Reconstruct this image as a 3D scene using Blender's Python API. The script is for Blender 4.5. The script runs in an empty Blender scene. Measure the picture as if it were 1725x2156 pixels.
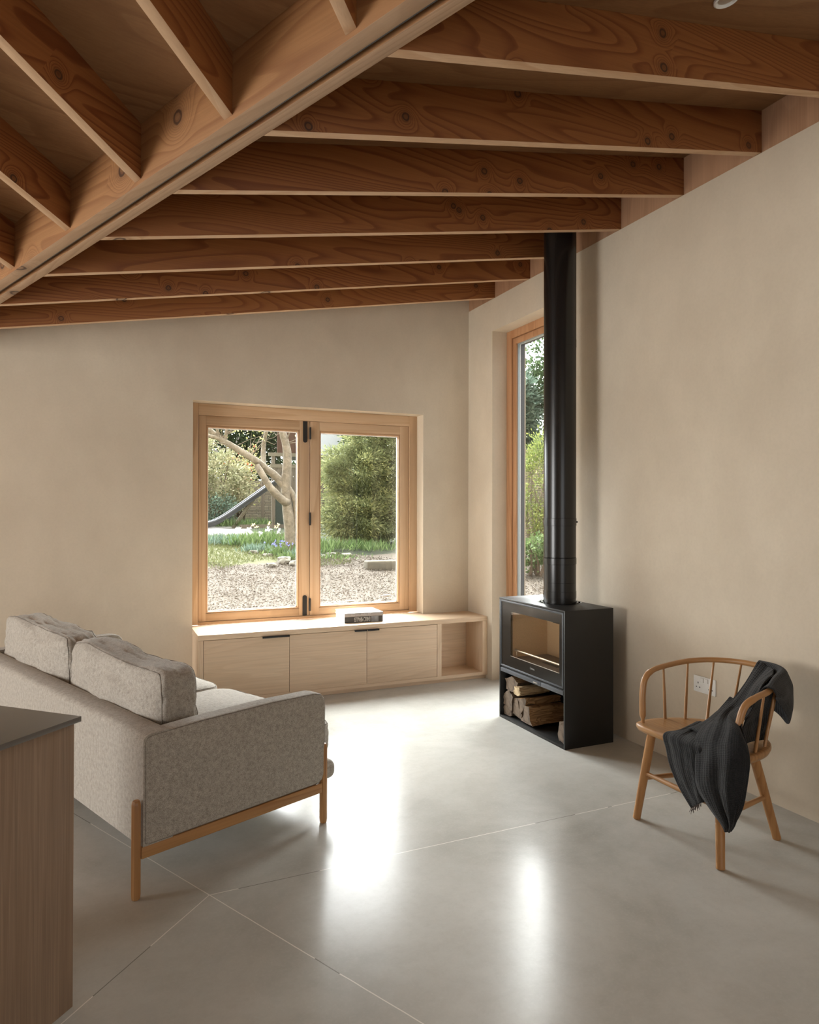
import bpy, bmesh, math, random
import numpy as np
from mathutils import Vector, Matrix, noise as mnoise

S = bpy.context.scene
COL = S.collection
R_ = math.radians

# ------------------------------------------------------------------ camera
YAW, PIT, ROL = R_(23.766), R_(0.3788), R_(0.130)
F0 = Vector((math.sin(YAW), math.cos(YAW), 0)); R0 = Vector((math.cos(YAW), -math.sin(YAW), 0)); U0 = Vector((0, 0, 1))
FW = F0 * math.cos(PIT) + U0 * math.sin(PIT)
UP = U0 * math.cos(PIT) - F0 * math.sin(PIT)
RT = R0 * math.cos(ROL) + UP * math.sin(ROL)
UP = UP * math.cos(ROL) - R0 * math.sin(ROL)
cd = bpy.data.cameras.new('camera'); cam = bpy.data.objects.new('camera', cd); COL.objects.link(cam)
cam.matrix_world = Matrix(((RT.x, UP.x, -FW.x, 0), (RT.y, UP.y, -FW.y, 0), (RT.z, UP.z, -FW.z, 1.5), (0, 0, 0, 1)))
cd.sensor_fit = 'HORIZONTAL'; cd.sensor_width = 36
cd.lens = 1461.9 * 36 / 1725
cd.shift_y = -(1078 - 1066.6) / 1725
cd.clip_start = 0.05; cd.clip_end = 200
S.camera = cam

# ------------------------------------------------------------------ light and exposure
S.view_settings.view_transform = 'Standard'; S.view_settings.look = 'None'
S.view_settings.gamma = 1; S.view_settings.use_curve_mapping = False
S.view_settings.exposure = 0.55
SKY = 1.15          # overall overcast sky
LOBE = 21.0          # brighter part of the overcast sky, high over the garden
w = bpy.data.worlds.new('overcast_sky'); S.world = w; w.use_nodes = True
nt = w.node_tree; nt.nodes.clear()
def N(t, ty, **k):
    n = t.nodes.new(ty)
    for a, b in k.items(): setattr(n, a, b)
    return n
wo = N(nt, 'ShaderNodeOutputWorld'); bg = N(nt, 'ShaderNodeBackground')
tc = N(nt, 'ShaderNodeTexCoord')
dt = N(nt, 'ShaderNodeVectorMath', operation='DOT_PRODUCT'); dt.inputs[1].default_value = Vector((0.05, 0.72, 0.69)).normalized()
mr = N(nt, 'ShaderNodeMapRange'); mr.interpolation_type = 'SMOOTHSTEP'
mr.inputs['From Min'].default_value = 0.45; mr.inputs['From Max'].default_value = 1.0
mr.inputs['To Min'].default_value = SKY; mr.inputs['To Max'].default_value = SKY + LOBE
nt.links.new(tc.outputs['Generated'], dt.inputs[0]); nt.links.new(dt.outputs['Value'], mr.inputs['Value'])
bg.inputs['Color'].default_value = (0.97, 0.985, 1.0, 1)
nt.links.new(mr.outputs['Result'], bg.inputs['Strength']); nt.links.new(bg.outputs[0], wo.inputs[0])

def area(name, loc, look, sx, sy, power, color=(1, 1, 1), portal=False):
    l = bpy.data.lights.new(name, 'AREA'); l.shape = 'RECTANGLE'; l.size = sx; l.size_y = sy
    l.energy = power; l.color = color
    if portal: l.cycles.is_portal = True
    o = bpy.data.objects.new(name, l); COL.objects.link(o); o.location = loc
    d = Vector(look).normalized(); o.rotation_euler = d.to_track_quat('-Z', 'Z').to_euler()
    return o
area('window_portal', (1.67, 6.2, 1.45), (0, -1, 0), 2.0, 1.85, 1, portal=True)
area('window_portal', (3.56, 4.8, 1.55), (-1, 0, 0), 1.1, 3.1, 1, portal=True)
# added unseen fill lamps high above the garden, shining down through the two windows
area('added_sky_fill', (1.9, 9.3, 6.6), (-0.05, -1.0, -1.25), 4.5, 2.6, 260, (1, 1.0, 0.985))
area('added_sky_fill', (6.6, 10.6, 6.4), (-0.5, -1.0, -0.72), 3.6, 2.6, 900, (1, 1.0, 0.985))
# added fill lamp at the unseen glazing of the left wing, out of view
area('unseen_glazing_fill', (-6.3, 3.0, 1.35), (1, 0.0, -0.02), 4.5, 2.5, 345, (1, 0.985, 0.955))
area('unseen_glazing_fill', (0.4, -3.75, 1.3), (0, 1, 0.0), 3.0, 2.2, 13, (1, 0.975, 0.94))  # added fill lamp at the unseen rear opening, behind the camera

# ------------------------------------------------------------------ materials
def newmat(name):
    m = bpy.data.materials.new(name); m.use_nodes = True
    t = m.node_tree; t.nodes.clear()
    out = N(t, 'ShaderNodeOutputMaterial'); p = N(t, 'ShaderNodeBsdfPrincipled')
    t.links.new(p.outputs[0], out.inputs[0])
    return m, t, p
def L(t, a, b): t.links.new(a, b)
def math_(t, op, a, b=None, c=None):
    n = N(t, 'ShaderNodeMath', operation=op)
    for i, v in enumerate((a, b, c)):
        if v is None: continue
        if isinstance(v, (int, float)): n.inputs[i].default_value = v
        else: L(t, v, n.inputs[i])
    return n.outputs[0]
def vmath(t, op, a, b):
    n = N(t, 'ShaderNodeVectorMath', operation=op)
    for i, v in enumerate((a, b)):
        if isinstance(v, tuple): n.inputs[i].default_value = v
        else: L(t, v, n.inputs[i])
    return n
def mixc(t, fac, a, b):
    n = N(t, 'ShaderNodeMix', data_type='RGBA')
    for s, v in ((n.inputs[0], fac), (n.inputs[6], a), (n.inputs[7], b)):
        if isinstance(v, (int, float)): s.default_value = v
        elif isinstance(v, tuple): s.default_value = v if len(v) == 4 else v + (1,)
        else: L(t, v, s)
    return n.outputs[2]
def noise_(t, vec, scale, detail=3, rough=0.5, dist=0.0):
    n = N(t, 'ShaderNodeTexNoise'); n.inputs['Scale'].default_value = scale; n.inputs['Detail'].default_value = detail
    n.inputs['Roughness'].default_value = rough; n.inputs['Distortion'].default_value = dist
    if vec is not None: L(t, vec, n.inputs['Vector'])
    return n.outputs['Fac']
def ramp(t, fac, *st):
    n = N(t, 'ShaderNodeValToRGB'); e = n.color_ramp.elements
    while len(e) < len(st): e.new(0.5)
    for i, (p, c) in enumerate(st):
        e[i].position = p; e[i].color = (c, c, c, 1) if isinstance(c, (int, float)) else c + (1,)
    L(t, fac, n.inputs[0]); return n.outputs[0]
def rng(t, v, a, b, c, d):
    n = N(t, 'ShaderNodeMapRange')
    for k, x in zip(('From Min', 'From Max', 'To Min', 'To Max'), (a, b, c, d)): n.inputs[k].default_value = x
    L(t, v, n.inputs['Value']); return n.outputs['Result']
def bump(t, p, h, strength, dist=0.01):
    n = N(t, 'ShaderNodeBump'); n.inputs['Strength'].default_value = strength; n.inputs['Distance'].default_value = dist
    L(t, h, n.inputs['Height']); L(t, n.outputs[0], p.inputs['Normal'])

def plain(name, col, rough=0.5, metal=0.0, spec=0.5, var=0.06, scale=20):
    m, t, p = newmat(name)
    tc = N(t, 'ShaderNodeTexCoord')
    f = noise_(t, tc.outputs['Object'], scale, 3)
    c = mixc(t, f, tuple(x * (1 - var) for x in col), tuple(min(1, x * (1 + var)) for x in col))
    L(t, c, p.inputs['Base Color']); p.inputs['Roughness'].default_value = rough
    p.inputs['Metallic'].default_value = metal; p.inputs['Specular IOR Level'].default_value = spec
    return m

def wood(name, light, dark, axis=0, rings=9, scale=1.6, stretch=0.16, knots=0, rough=0.55, fine=0.35, knotcol=(0.06, 0.025, 0.012), amt=1.0):
    m, t, p = newmat(name)
    tc = N(t, 'ShaderNodeTexCoord'); oi = N(t, 'ShaderNodeObjectInfo')
    base = vmath(t, 'ADD', tc.outputs['Object'], vmath(t, 'SCALE', (3.7, 5.1, 7.9), (0, 0, 0)).outputs[0])
    sc = base.inputs[1].links[0].from_node; L(t, math_(t, 'MULTIPLY', oi.outputs['Random'], 6.0), sc.inputs['Scale'])
    base = base.outputs[0]
    s = [1.0, 1.0, 1.0]; s[axis] = stretch
    v1 = vmath(t, 'MULTIPLY', base, tuple(s)).outputs[0]
    field = noise_(t, v1, scale * 2.2, 1.5, 0.45, 0.25)
    kn = None
    if knots:
        sv = N(t, 'ShaderNodeSeparateXYZ'); L(t, base, sv.inputs[0])
        cb = N(t, 'ShaderNodeCombineXYZ'); L(t, sv.outputs[0], cb.inputs[0])
        L(t, math_(t, 'ADD', sv.outputs[2], math_(t, 'MULTIPLY', sv.outputs[1], 0.9)), cb.inputs[1])
        vo = N(t, 'ShaderNodeTexVoronoi', voronoi_dimensions='2D'); vo.inputs['Scale'].default_value = knots; L(t, cb.outputs[0], vo.inputs['Vector'])
        d = vo.outputs['Distance']
        pick = math_(t, 'GREATER_THAN', N2(t, vo.outputs['Color']), 0.52)
        g = math_(t, 'MULTIPLY', math_(t, 'EXPONENT', math_(t, 'MULTIPLY', math_(t, 'MULTIPLY', d, d), -34.0)), pick)
        field = math_(t, 'ADD', field, math_(t, 'MULTIPLY', g, 0.16))
        dd = math_(t, 'ADD', d, math_(t, 'MULTIPLY', math_(t, 'SUBTRACT', noise_(t, base, 30, 2), 0.5), 0.03))
        kn = math_(t, 'MULTIPLY', ramp(t, dd, (0.0, 0.45), (0.040, 0.5), (0.052, 1.0), (0.066, 0.95), (0.078, 0.25), (0.16, 0.0)), pick)
    fr = math_(t, 'FRACT', math_(t, 'MULTIPLY', field, rings * 2.0))
    band = ramp(t, fr, (0.0, 0.15), (0.55, 0.35), (0.88, 1.0), (0.97, 0.75), (1.0, 0.15))
    s2 = [1.0, 1.0, 1.0]; s2[axis] = 0.02
    v2 = vmath(t, 'MULTIPLY', base, tuple(s2)).outputs[0]
    fi = noise_(t, v2, 110, 3, 0.6)
    tone = noise_(t, v1, 1.3, 2)
    c = mixc(t, math_(t, 'MULTIPLY', band, amt), light, dark)
    c = mixc(t, math_(t, 'MULTIPLY', rng(t, fi, 0.35, 0.7, 0, 1), fine), c, tuple(x * 0.62 for x in dark))
    c = mixc(t, rng(t, tone, 0.35, 0.7, 0, 0.35), c, light)
    if kn is not None: c = mixc(t, kn, c, knotcol)
    L(t, c, p.inputs['Base Color']); p.inputs['Roughness'].default_value = rough
    p.inputs['Specular IOR Level'].default_value = 0.35
    bump(t, p, fi, 0.12, 0.002)
    return m
def N2(t, col):
    s = N(t, 'ShaderNodeSeparateColor'); L(t, col, s.inputs[0]); return s.outputs[0]

M = {}
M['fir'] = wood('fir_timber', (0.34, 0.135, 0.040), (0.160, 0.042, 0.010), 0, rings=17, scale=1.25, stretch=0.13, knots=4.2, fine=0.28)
M['fir_edge_lit'] = wood('fir_edge_grain_bounce_lit', (0.60, 0.40, 0.25), (0.50, 0.30, 0.165), 0, rings=6, scale=1.1, stretch=0.05, knots=2.2, fine=0.25)  # pale edge grain, brightened further to paint in light bounced off the floor
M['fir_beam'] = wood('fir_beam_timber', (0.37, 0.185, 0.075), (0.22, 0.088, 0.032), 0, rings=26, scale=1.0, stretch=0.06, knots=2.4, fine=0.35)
M['fir_beam_edge_lit'] = wood('fir_beam_edge_bounce_lit', (0.44, 0.285, 0.175), (0.34, 0.205, 0.118), 0, rings=16, scale=1.2, stretch=0.03, knots=2.2, fine=0.3)  # beam underside grain, floor-bounce light painted into its paler colour
M['ply'] = wood('ceiling_plywood', (0.29, 0.15, 0.065), (0.20, 0.092, 0.036), 0, rings=5, scale=1.4, stretch=0.12, fine=0.35, amt=0.9)
M['ply_rim'] = wood('rim_plywood', (0.46, 0.265, 0.155), (0.36, 0.19, 0.105), 2, rings=4, scale=1.4, stretch=0.2, fine=0.3, amt=0.7)
M['frame_v'] = wood('window_timber_upright', (0.62, 0.43, 0.27), (0.52, 0.335, 0.19), 2, rings=5, scale=2.2, stretch=0.05, fine=0.22)
M['frame_h'] = wood('window_timber_level', (0.62, 0.43, 0.27), (0.52, 0.335, 0.19), 0, rings=5, scale=2.2, stretch=0.05, fine=0.22)
M['frame2'] = wood('window_timber_amber', (0.55, 0.30, 0.155), (0.42, 0.20, 0.09), 2, rings=5, scale=2.2, stretch=0.05, fine=0.2)
M['bead'] = plain('window_bead_timber', (0.52, 0.31, 0.165), 0.5, var=0.1)
M['oak_h'] = wood('pale_oak_veneer', (0.78, 0.60, 0.43), (0.69, 0.50, 0.335), 0, rings=7, scale=2.4, stretch=0.1, fine=0.3, rough=0.42, amt=0.75)
M['oak_v'] = wood('pale_oak_upright', (0.78, 0.60, 0.43), (0.69, 0.50, 0.335), 2, rings=7, scale=2.4, stretch=0.1, fine=0.3, rough=0.42, amt=0.75)
M['island_oak'] = wood('brown_oak_veneer', (0.33, 0.22, 0.145), (0.27, 0.175, 0.11), 2, rings=3, scale=3.6, stretch=0.04, fine=0.75, rough=0.5)
M['oak_leg'] = wood('oiled_oak_upright', (0.50, 0.27, 0.11), (0.36, 0.17, 0.06), 2, rings=5, scale=3, stretch=0.06, fine=0.35, rough=0.4)
M['oak_rail'] = wood('oiled_oak_level', (0.50, 0.27, 0.11), (0.36, 0.17, 0.06), 0, rings=5, scale=3, stretch=0.06, fine=0.35, rough=0.4)
M['chair_v'] = wood('chair_oak_upright', (0.47, 0.245, 0.095), (0.36, 0.165, 0.055), 2, rings=4, scale=4, stretch=0.06, fine=0.3, rough=0.36)
M['chair_h'] = wood('chair_oak_seat', (0.46, 0.25, 0.10), (0.33, 0.16, 0.06), 1, rings=8, scale=3, stretch=0.12, fine=0.35, rough=0.36)
M['chair_rim'] = plain('chair_oak_bent', (0.43, 0.22, 0.085), 0.36, var=0.18, scale=9)
M['old_wood'] = wood('weathered_boards', (0.30, 0.25, 0.20), (0.17, 0.14, 0.11), 2, rings=6, scale=2, stretch=0.1, rough=0.8)
M['slat_wood'] = wood('weathered_rail', (0.33, 0.29, 0.22), (0.2, 0.17, 0.12), 0, rings=6, scale=2, stretch=0.1, rough=0.8)
M['black'] = plain('black_steel', (0.011, 0.0105, 0.0098), 0.45, 0.0, 0.5, 0.1)
M['black_gloss'] = plain('black_enamel', (0.008, 0.0075, 0.007), 0.24, 0.0, 0.5, 0.05)
M['black_iron'] = plain('black_ironmongery', (0.012, 0.011, 0.010), 0.45)
M['vermiculite'] = plain('vermiculite_board', (0.74, 0.56, 0.36), 0.85, 0, 0.2, 0.18, 160)
M['ash_floor'] = plain('firebox_hearth', (0.16, 0.13, 0.11), 0.8)
M['steel_bar'] = plain('bare_steel', (0.55, 0.48, 0.40), 0.35, 0.6)
M['white'] = plain('white_plastic', (0.80, 0.79, 0.76), 0.35)
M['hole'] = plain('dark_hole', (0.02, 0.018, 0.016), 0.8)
M['grey_alu'] = plain('grey_aluminium', (0.38, 0.42, 0.43), 0.35, 0.3)
M['dark_alu'] = plain('dark_aluminium', (0.075, 0.08, 0.09), 0.45, 0.1)
M['white_seal'] = plain('white_glazing_seal', (0.86, 0.86, 0.84), 0.5)
M['worktop'] = plain('brown_grey_worktop', (0.125, 0.108, 0.092), 0.32, 0, 0.5, 0.08, 14)
M['paper'] = plain('book_paper', (0.76, 0.74, 0.70), 0.7)
M['cover_white'] = plain('pale_book_cover', (0.72, 0.71, 0.70), 0.35)
M['cover_grey'] = plain('grey_book_spine', (0.42, 0.39, 0.37), 0.5)
M['cover_dark'] = plain('charcoal_book_spine', (0.065, 0.06, 0.055), 0.4)
M['cover_photo'] = plain('grey_photo_spine', (0.30, 0.31, 0.33), 0.4, var=0.5, scale=30)
M['ink_white'] = plain('white_lettering', (0.85, 0.84, 0.80), 0.5)
M['ink_pale'] = plain('pale_lettering', (0.62, 0.60, 0.58), 0.5)
M['ink_grey'] = plain('grey_lettering', (0.35, 0.34, 0.32), 0.5)
M['slide'] = plain('grey_plastic_slide', (0.10, 0.103, 0.115), 0.4)
M['tarp'] = plain('grey_playhouse_roof', (0.20, 0.205, 0.20), 0.8)
M['netting'] = plain('dark_green_netting', (0.06, 0.08, 0.07), 0.8)
M['red_brick'] = plain('red_brown_boards', (0.12, 0.062, 0.042), 0.8)
M['rock'] = plain('pale_limestone', (0.19, 0.175, 0.145), 0.9, var=0.3, scale=8)
M['kerb'] = plain('mossy_stone_kerb', (0.115, 0.10, 0.075), 0.9, var=0.35, scale=12)
M['dead_leaf'] = plain('tan_dead_leaf', (0.42, 0.30, 0.20), 0.7, var=0.2, scale=40)
M['bark_brown'] = plain('dark_bark', (0.13, 0.095, 0.07), 0.9, var=0.3, scale=20)

# plaster
def plaster():
    m, t, p = newmat('clay_plaster')
    tc = N(t, 'ShaderNodeTexCoord'); o = tc.outputs['Object']
    a = noise_(t, o, 1.1, 4, 0.55, 0.4); b = noise_(t, vmath(t, 'MULTIPLY', o, (1, 1, 0.6)).outputs[0], 5.0, 5, 0.6); c = noise_(t, o, 60, 2)
    col = mixc(t, rng(t, a, 0.3, 0.7, 0, 1), (0.575, 0.485, 0.372), (0.66, 0.57, 0.445))
    col = mixc(t, rng(t, b, 0.35, 0.75, 0, 0.35), col, (0.50, 0.425, 0.325))
    col = mixc(t, rng(t, c, 0.4, 0.8, 0, 0.12), col, (0.42, 0.35, 0.27))
    L(t, col, p.inputs['Base Color']); L(t, rng(t, b, 0.3, 0.7, 0.55, 0.75), p.inputs['Roughness'])
    p.inputs['Specular IOR Level'].default_value = 0.35
    bump(t, p, b, 0.10, 0.01)
    return m
M['plaster'] = plaster()

# polished concrete with saw-cut joints
def concrete():
    m, t, p = newmat('polished_concrete')
    tc = N(t, 'ShaderNodeTexCoord'); o = tc.outputs['Object']
    a = noise_(t, o, 1.3, 5, 0.6, 0.5); b = noise_(t, o, 6.0, 5, 0.65); c = noise_(t, o, 90, 2); d = noise_(t, o, 26, 4, 0.7)
    col = mixc(t, rng(t, a, 0.32, 0.68, 0, 1), (0.41, 0.40, 0.36), (0.60, 0.59, 0.55))
    col = mixc(t, rng(t, b, 0.35, 0.7, 0, 0.55), col, (0.56, 0.555, 0.515))
    col = mixc(t, rng(t, d, 0.45, 0.75, 0, 0.25), col, (0.41, 0.40, 0.36))
    col = mixc(t, rng(t, c, 0.5, 0.8, 0, 0.2), col, (0.64, 0.63, 0.59))
    sep = N(t, 'ShaderNodeSeparateXYZ'); L(t, o, sep.inputs[0]); X, Y = sep.outputs[0], sep.outputs[1]
    J = (0.384, 2.803)
    wob = math_(t, 'MULTIPLY', math_(t, 'SUBTRACT', noise_(t, o, 9, 3), 0.5), 0.004)
    tot = None
    for dx, dy, both in ((1.0, 0.012, 0), (-0.449, 0.893, 1), (-0.68, -0.733, 0)):
        l = math.hypot(dx, dy); dx, dy = dx / l, dy / l
        across = math_(t, 'ADD', math_(t, 'MULTIPLY', math_(t, 'SUBTRACT', X, J[0]), -dy), math_(t, 'MULTIPLY', math_(t, 'SUBTRACT', Y, J[1]), dx))
        across = math_(t, 'ABSOLUTE', math_(t, 'ADD', across, wob))
        ln = math_(t, 'LESS_THAN', across, 0.0021)
        if not both:
            along = math_(t, 'ADD', math_(t, 'MULTIPLY', math_(t, 'SUBTRACT', X, J[0]), dx), math_(t, 'MULTIPLY', math_(t, 'SUBTRACT', Y, J[1]), dy))
            ln = math_(t, 'MULTIPLY', ln, math_(t, 'GREATER_THAN', along, 0.0))
        tot = ln if tot is None else math_(t, 'MAXIMUM', tot, ln)
    jc = mixc(t, math_(t, 'GREATER_THAN', noise_(t, o, 2.2, 2), 0.44), (0.27, 0.26, 0.23), (0.80, 0.77, 0.71))
    col = mixc(t, tot, col, jc)
    L(t, col, p.inputs['Base Color'])
    r = math_(t, 'ADD', rng(t, a, 0.3, 0.7, 0.215, 0.24), rng(t, b, 0.3, 0.7, -0.01, 0.02))
    r = math_(t, 'ADD', r, math_(t, 'MULTIPLY', tot, 0.0))
    L(t, r, p.inputs['Roughness']); p.inputs['Specular IOR Level'].default_value = 0.14
    bump(t, p, b, 0.035, 0.01)
    return m
M['concrete'] = concrete()

def fabric(name, a, b, scale=420, bstr=0.35, rough=0.95, gauze=False):
    m, t, p = newmat(name)
    tc = N(t, 'ShaderNodeTexCoord'); o = tc.outputs['Object']
    f = noise_(t, o, scale, 2, 0.7); g = noise_(t, o, 60, 3, 0.7)
    fac = math_(t, 'ADD', math_(t, 'MULTIPLY', f, 0.7), math_(t, 'MULTIPLY', g, 0.3))
    col = mixc(t, rng(t, fac, 0.36, 0.62, 0, 1), a, b)
    L(t, col, p.inputs['Base Color']); p.inputs['Roughness'].default_value = rough
    p.inputs['Specular IOR Level'].default_value = 0.15
    p.inputs['Sheen Weight'].default_value = 0.15; p.inputs['Sheen Roughness'].default_value = 0.5
    h = f
    if gauze:
        wv = N(t, 'ShaderNodeUVMap')
        sp = N(t, 'ShaderNodeSeparateXYZ'); L(t, wv.outputs[0], sp.inputs[0])
        u = math_(t, 'SINE', math_(t, 'MULTIPLY', math_(t, 'ADD', sp.outputs[0], math_(t, 'MULTIPLY', g, 0.008)), 480))
        v = math_(t, 'SINE', math_(t, 'MULTIPLY', math_(t, 'ADD', sp.outputs[1], math_(t, 'MULTIPLY', f, 0.004)), 620))
        h = math_(t, 'ADD', math_(t, 'MULTIPLY', math_(t, 'ADD', u, v), 0.25), f)
        bump(t, p, h, 0.55, 0.004)
    else:
        bump(t, p, h, bstr, 0.002)
    return m
M['sofa'] = fabric('oatmeal_wool', (0.20, 0.175, 0.145), (0.54, 0.50, 0.44), 520)
M['seam'] = fabric('oatmeal_seam', (0.15, 0.13, 0.11), (0.26, 0.235, 0.20))
M['throw'] = fabric('charcoal_gauze', (0.011, 0.0113, 0.012), (0.025, 0.025, 0.026), 300, gauze=True)

def glass(name, tint=(1, 1, 1), extra=0.0, rough=0.0):
    m = bpy.data.materials.new(name); m.use_nodes = True; t = m.node_tree; t.nodes.clear()
    out = N(t, 'ShaderNodeOutputMaterial'); tr = N(t, 'ShaderNodeBsdfTransparent'); gl = N(t, 'ShaderNodeBsdfGlossy')
    tr.inputs[0].default_value = tint + (1,); gl.inputs['Roughness'].default_value = rough
    lw = N(t, 'ShaderNodeLayerWeight'); lw.inputs[0].default_value = 0.5
    sch = math_(t, 'ADD', math_(t, 'MULTIPLY', math_(t, 'POWER', lw.outputs['Facing'], 5.0), 0.9), 0.04)
    mx = N(t, 'ShaderNodeMixShader'); L(t, math_(t, 'ADD', sch, extra), mx.inputs[0])
    L(t, tr.outputs[0], mx.inputs[1]); L(t, gl.outputs[0], mx.inputs[2]); L(t, mx.outputs[0], out.inputs[0])
    return m
M['glass'] = glass('window_glass', (0.97, 0.985, 0.975))
M['stove_glass'] = glass('stove_glass', (0.95, 0.92, 0.88), 0.01)

def leafmat(name, c1, c2, c3=None, rough=0.55):
    m, t, p = newmat(name)
    g = N(t, 'ShaderNodeNewGeometry'); tc = N(t, 'ShaderNodeTexCoord')
    f = g.outputs['Random Per Island']; n = noise_(t, tc.outputs['Object'], 1.6, 3)
    col = mixc(t, f, c1, c2)
    if c3: col = mixc(t, rng(t, n, 0.42, 0.62, 0, 0.8), col, c3)
    L(t, col, p.inputs['Base Color']); p.inputs['Roughness'].default_value = rough
    p.inputs['Specular IOR Level'].default_value = 0.3
    out = [x for x in t.nodes if x.type == 'OUTPUT_MATERIAL'][0]
    tl = N(t, 'ShaderNodeBsdfTranslucent'); L(t, col, tl.inputs[0])
    mx = N(t, 'ShaderNodeMixShader'); mx.inputs[0].default_value = 0.45
    L(t, p.outputs[0], mx.inputs[1]); L(t, tl.outputs[0], mx.inputs[2]); L(t, mx.outputs[0], out.inputs[0])
    return m
M['leaf_conifer'] = leafmat('conifer_needles', (0.10, 0.13, 0.06), (0.55, 0.54, 0.24), (0.20, 0.23, 0.11)) #(0.044, 0.068, 0.024), (0.176, 0.200, 0.064), (0.080, 0.104, 0.040))
M['leaf_dark'] = leafmat('dark_evergreen_leaf', (0.03, 0.055, 0.025), (0.11, 0.16, 0.07))
M['leaf_blue'] = leafmat('blue_green_leaf', (0.07, 0.11, 0.08), (0.20, 0.27, 0.20))
M['leaf_cream'] = leafmat('cream_variegated_leaf', (0.20, 0.22, 0.10), (0.62, 0.56, 0.38), (0.30, 0.30, 0.17))
M['leaf_spring'] = leafmat('pale_spring_leaf', (0.30, 0.30, 0.10), (0.55, 0.50, 0.24))
M['leaf_yew'] = leafmat('yellow_green_leaf', (0.10, 0.14, 0.03), (0.36, 0.38, 0.10), (0.14, 0.18, 0.06))
M['leaf_fresh'] = leafmat('fresh_green_leaf', (0.056, 0.101, 0.028), (0.168, 0.224, 0.090))
M['petal_red'] = leafmat('red_petal', (0.75, 0.10, 0.06), (0.85, 0.22, 0.16))
M['petal_white'] = leafmat('white_petal', (0.595, 0.588, 0.546), (0.665, 0.644, 0.602))
M['petal_pink'] = leafmat('pale_pink_petal', (0.88, 0.78, 0.80), (0.95, 0.90, 0.90))
M['petal_blue'] = leafmat('blue_petal', (0.16, 0.17, 0.42), (0.25, 0.25, 0.55))
M['petal_yellow'] = leafmat('yellow_petal', (0.80, 0.62, 0.20), (0.88, 0.76, 0.42))
M['chips'] = leafmat('wood_chips', (0.055, 0.043, 0.033), (0.17, 0.145, 0.115), (0.085, 0.066, 0.05), 0.8)
M['grass'] = leafmat('lawn_blade', (0.083, 0.101, 0.031), (0.160, 0.160, 0.076), (0.111, 0.125, 0.048))

def bark(name, a, b):
    m, t, p = newmat(name); tc = N(t, 'ShaderNodeTexCoord'); o = tc.outputs['Object']
    f = noise_(t, o, 9, 5, 0.65, 0.6); g = noise_(t, o, 45, 3)
    c = mixc(t, rng(t, f, 0.35, 0.65, 0, 1), a, b); c = mixc(t, rng(t, g, 0.5, 0.8, 0, 0.5), c, tuple(x * .55 for x in a))
    L(t, c, p.inputs['Base Color']); p.inputs['Roughness'].default_value = 0.85; bump(t, p, f, 0.5, 0.03)
    return m
M['bark_pale'] = bark('pale_lichen_bark', (0.13, 0.105, 0.075), (0.27, 0.225, 0.165))
M['log_bark'] = bark('firewood_bark', (0.055, 0.035, 0.022), (0.16, 0.105, 0.06))
M['log_split'] = wood('split_firewood', (0.62, 0.36, 0.16), (0.13, 0.06, 0.025), 0, rings=5, scale=9, stretch=0.22, fine=0.9, rough=0.85)
M['log_end'] = bark('firewood_end_grain', (0.09, 0.065, 0.048), (0.30, 0.22, 0.155))
M['log_fresh'] = bark('fresh_cut_end', (0.62, 0.46, 0.27), (0.74, 0.58, 0.37))
M['log_pale'] = wood('pale_split_firewood', (0.62, 0.44, 0.24), (0.20, 0.11, 0.05), 0, rings=6, scale=7, stretch=0.15, fine=0.4, rough=0.85)

def stonewall():
    m, t, p = newmat('coursed_rubble'); tc = N(t, 'ShaderNodeTexCoord')
    mp = N(t, 'ShaderNodeMapping'); L(t, tc.outputs['Object'], mp.inputs[0]); mp.inputs['Rotation'].default_value = (R_(90), 0, 0)
    br = N(t, 'ShaderNodeTexBrick'); L(t, mp.outputs[0], br.inputs['Vector'])
    br.inputs['Scale'].default_value = 1; br.inputs['Brick Width'].default_value = 0.22; br.inputs['Row Height'].default_value = 0.055; br.offset = 0.37; br.squash = 1.4; br.squash_frequency = 3
    br.inputs['Mortar Size'].default_value = 0.012; br.inputs['Color1'].default_value = (0.36, 0.29, 0.21, 1); br.inputs['Color2'].default_value = (0.50, 0.42, 0.32, 1)
    br.inputs['Mortar'].default_value = (0.17, 0.145, 0.115, 1); br.inputs['Mortar Smooth'].default_value = 0.4
    f = noise_(t, tc.outputs['Object'], 5, 4); c = mixc(t, rng(t, f, 0.4, 0.7, 0, 0.5), br.outputs[0], (0.20, 0.19, 0.14))
    L(t, c, p.inputs['Base Color']); p.inputs['Roughness'].default_value = 0.9; bump(t, p, br.outputs['Fac'], -0.6, 0.02)
    return m
M['stone_wall'] = stonewall()

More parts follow.
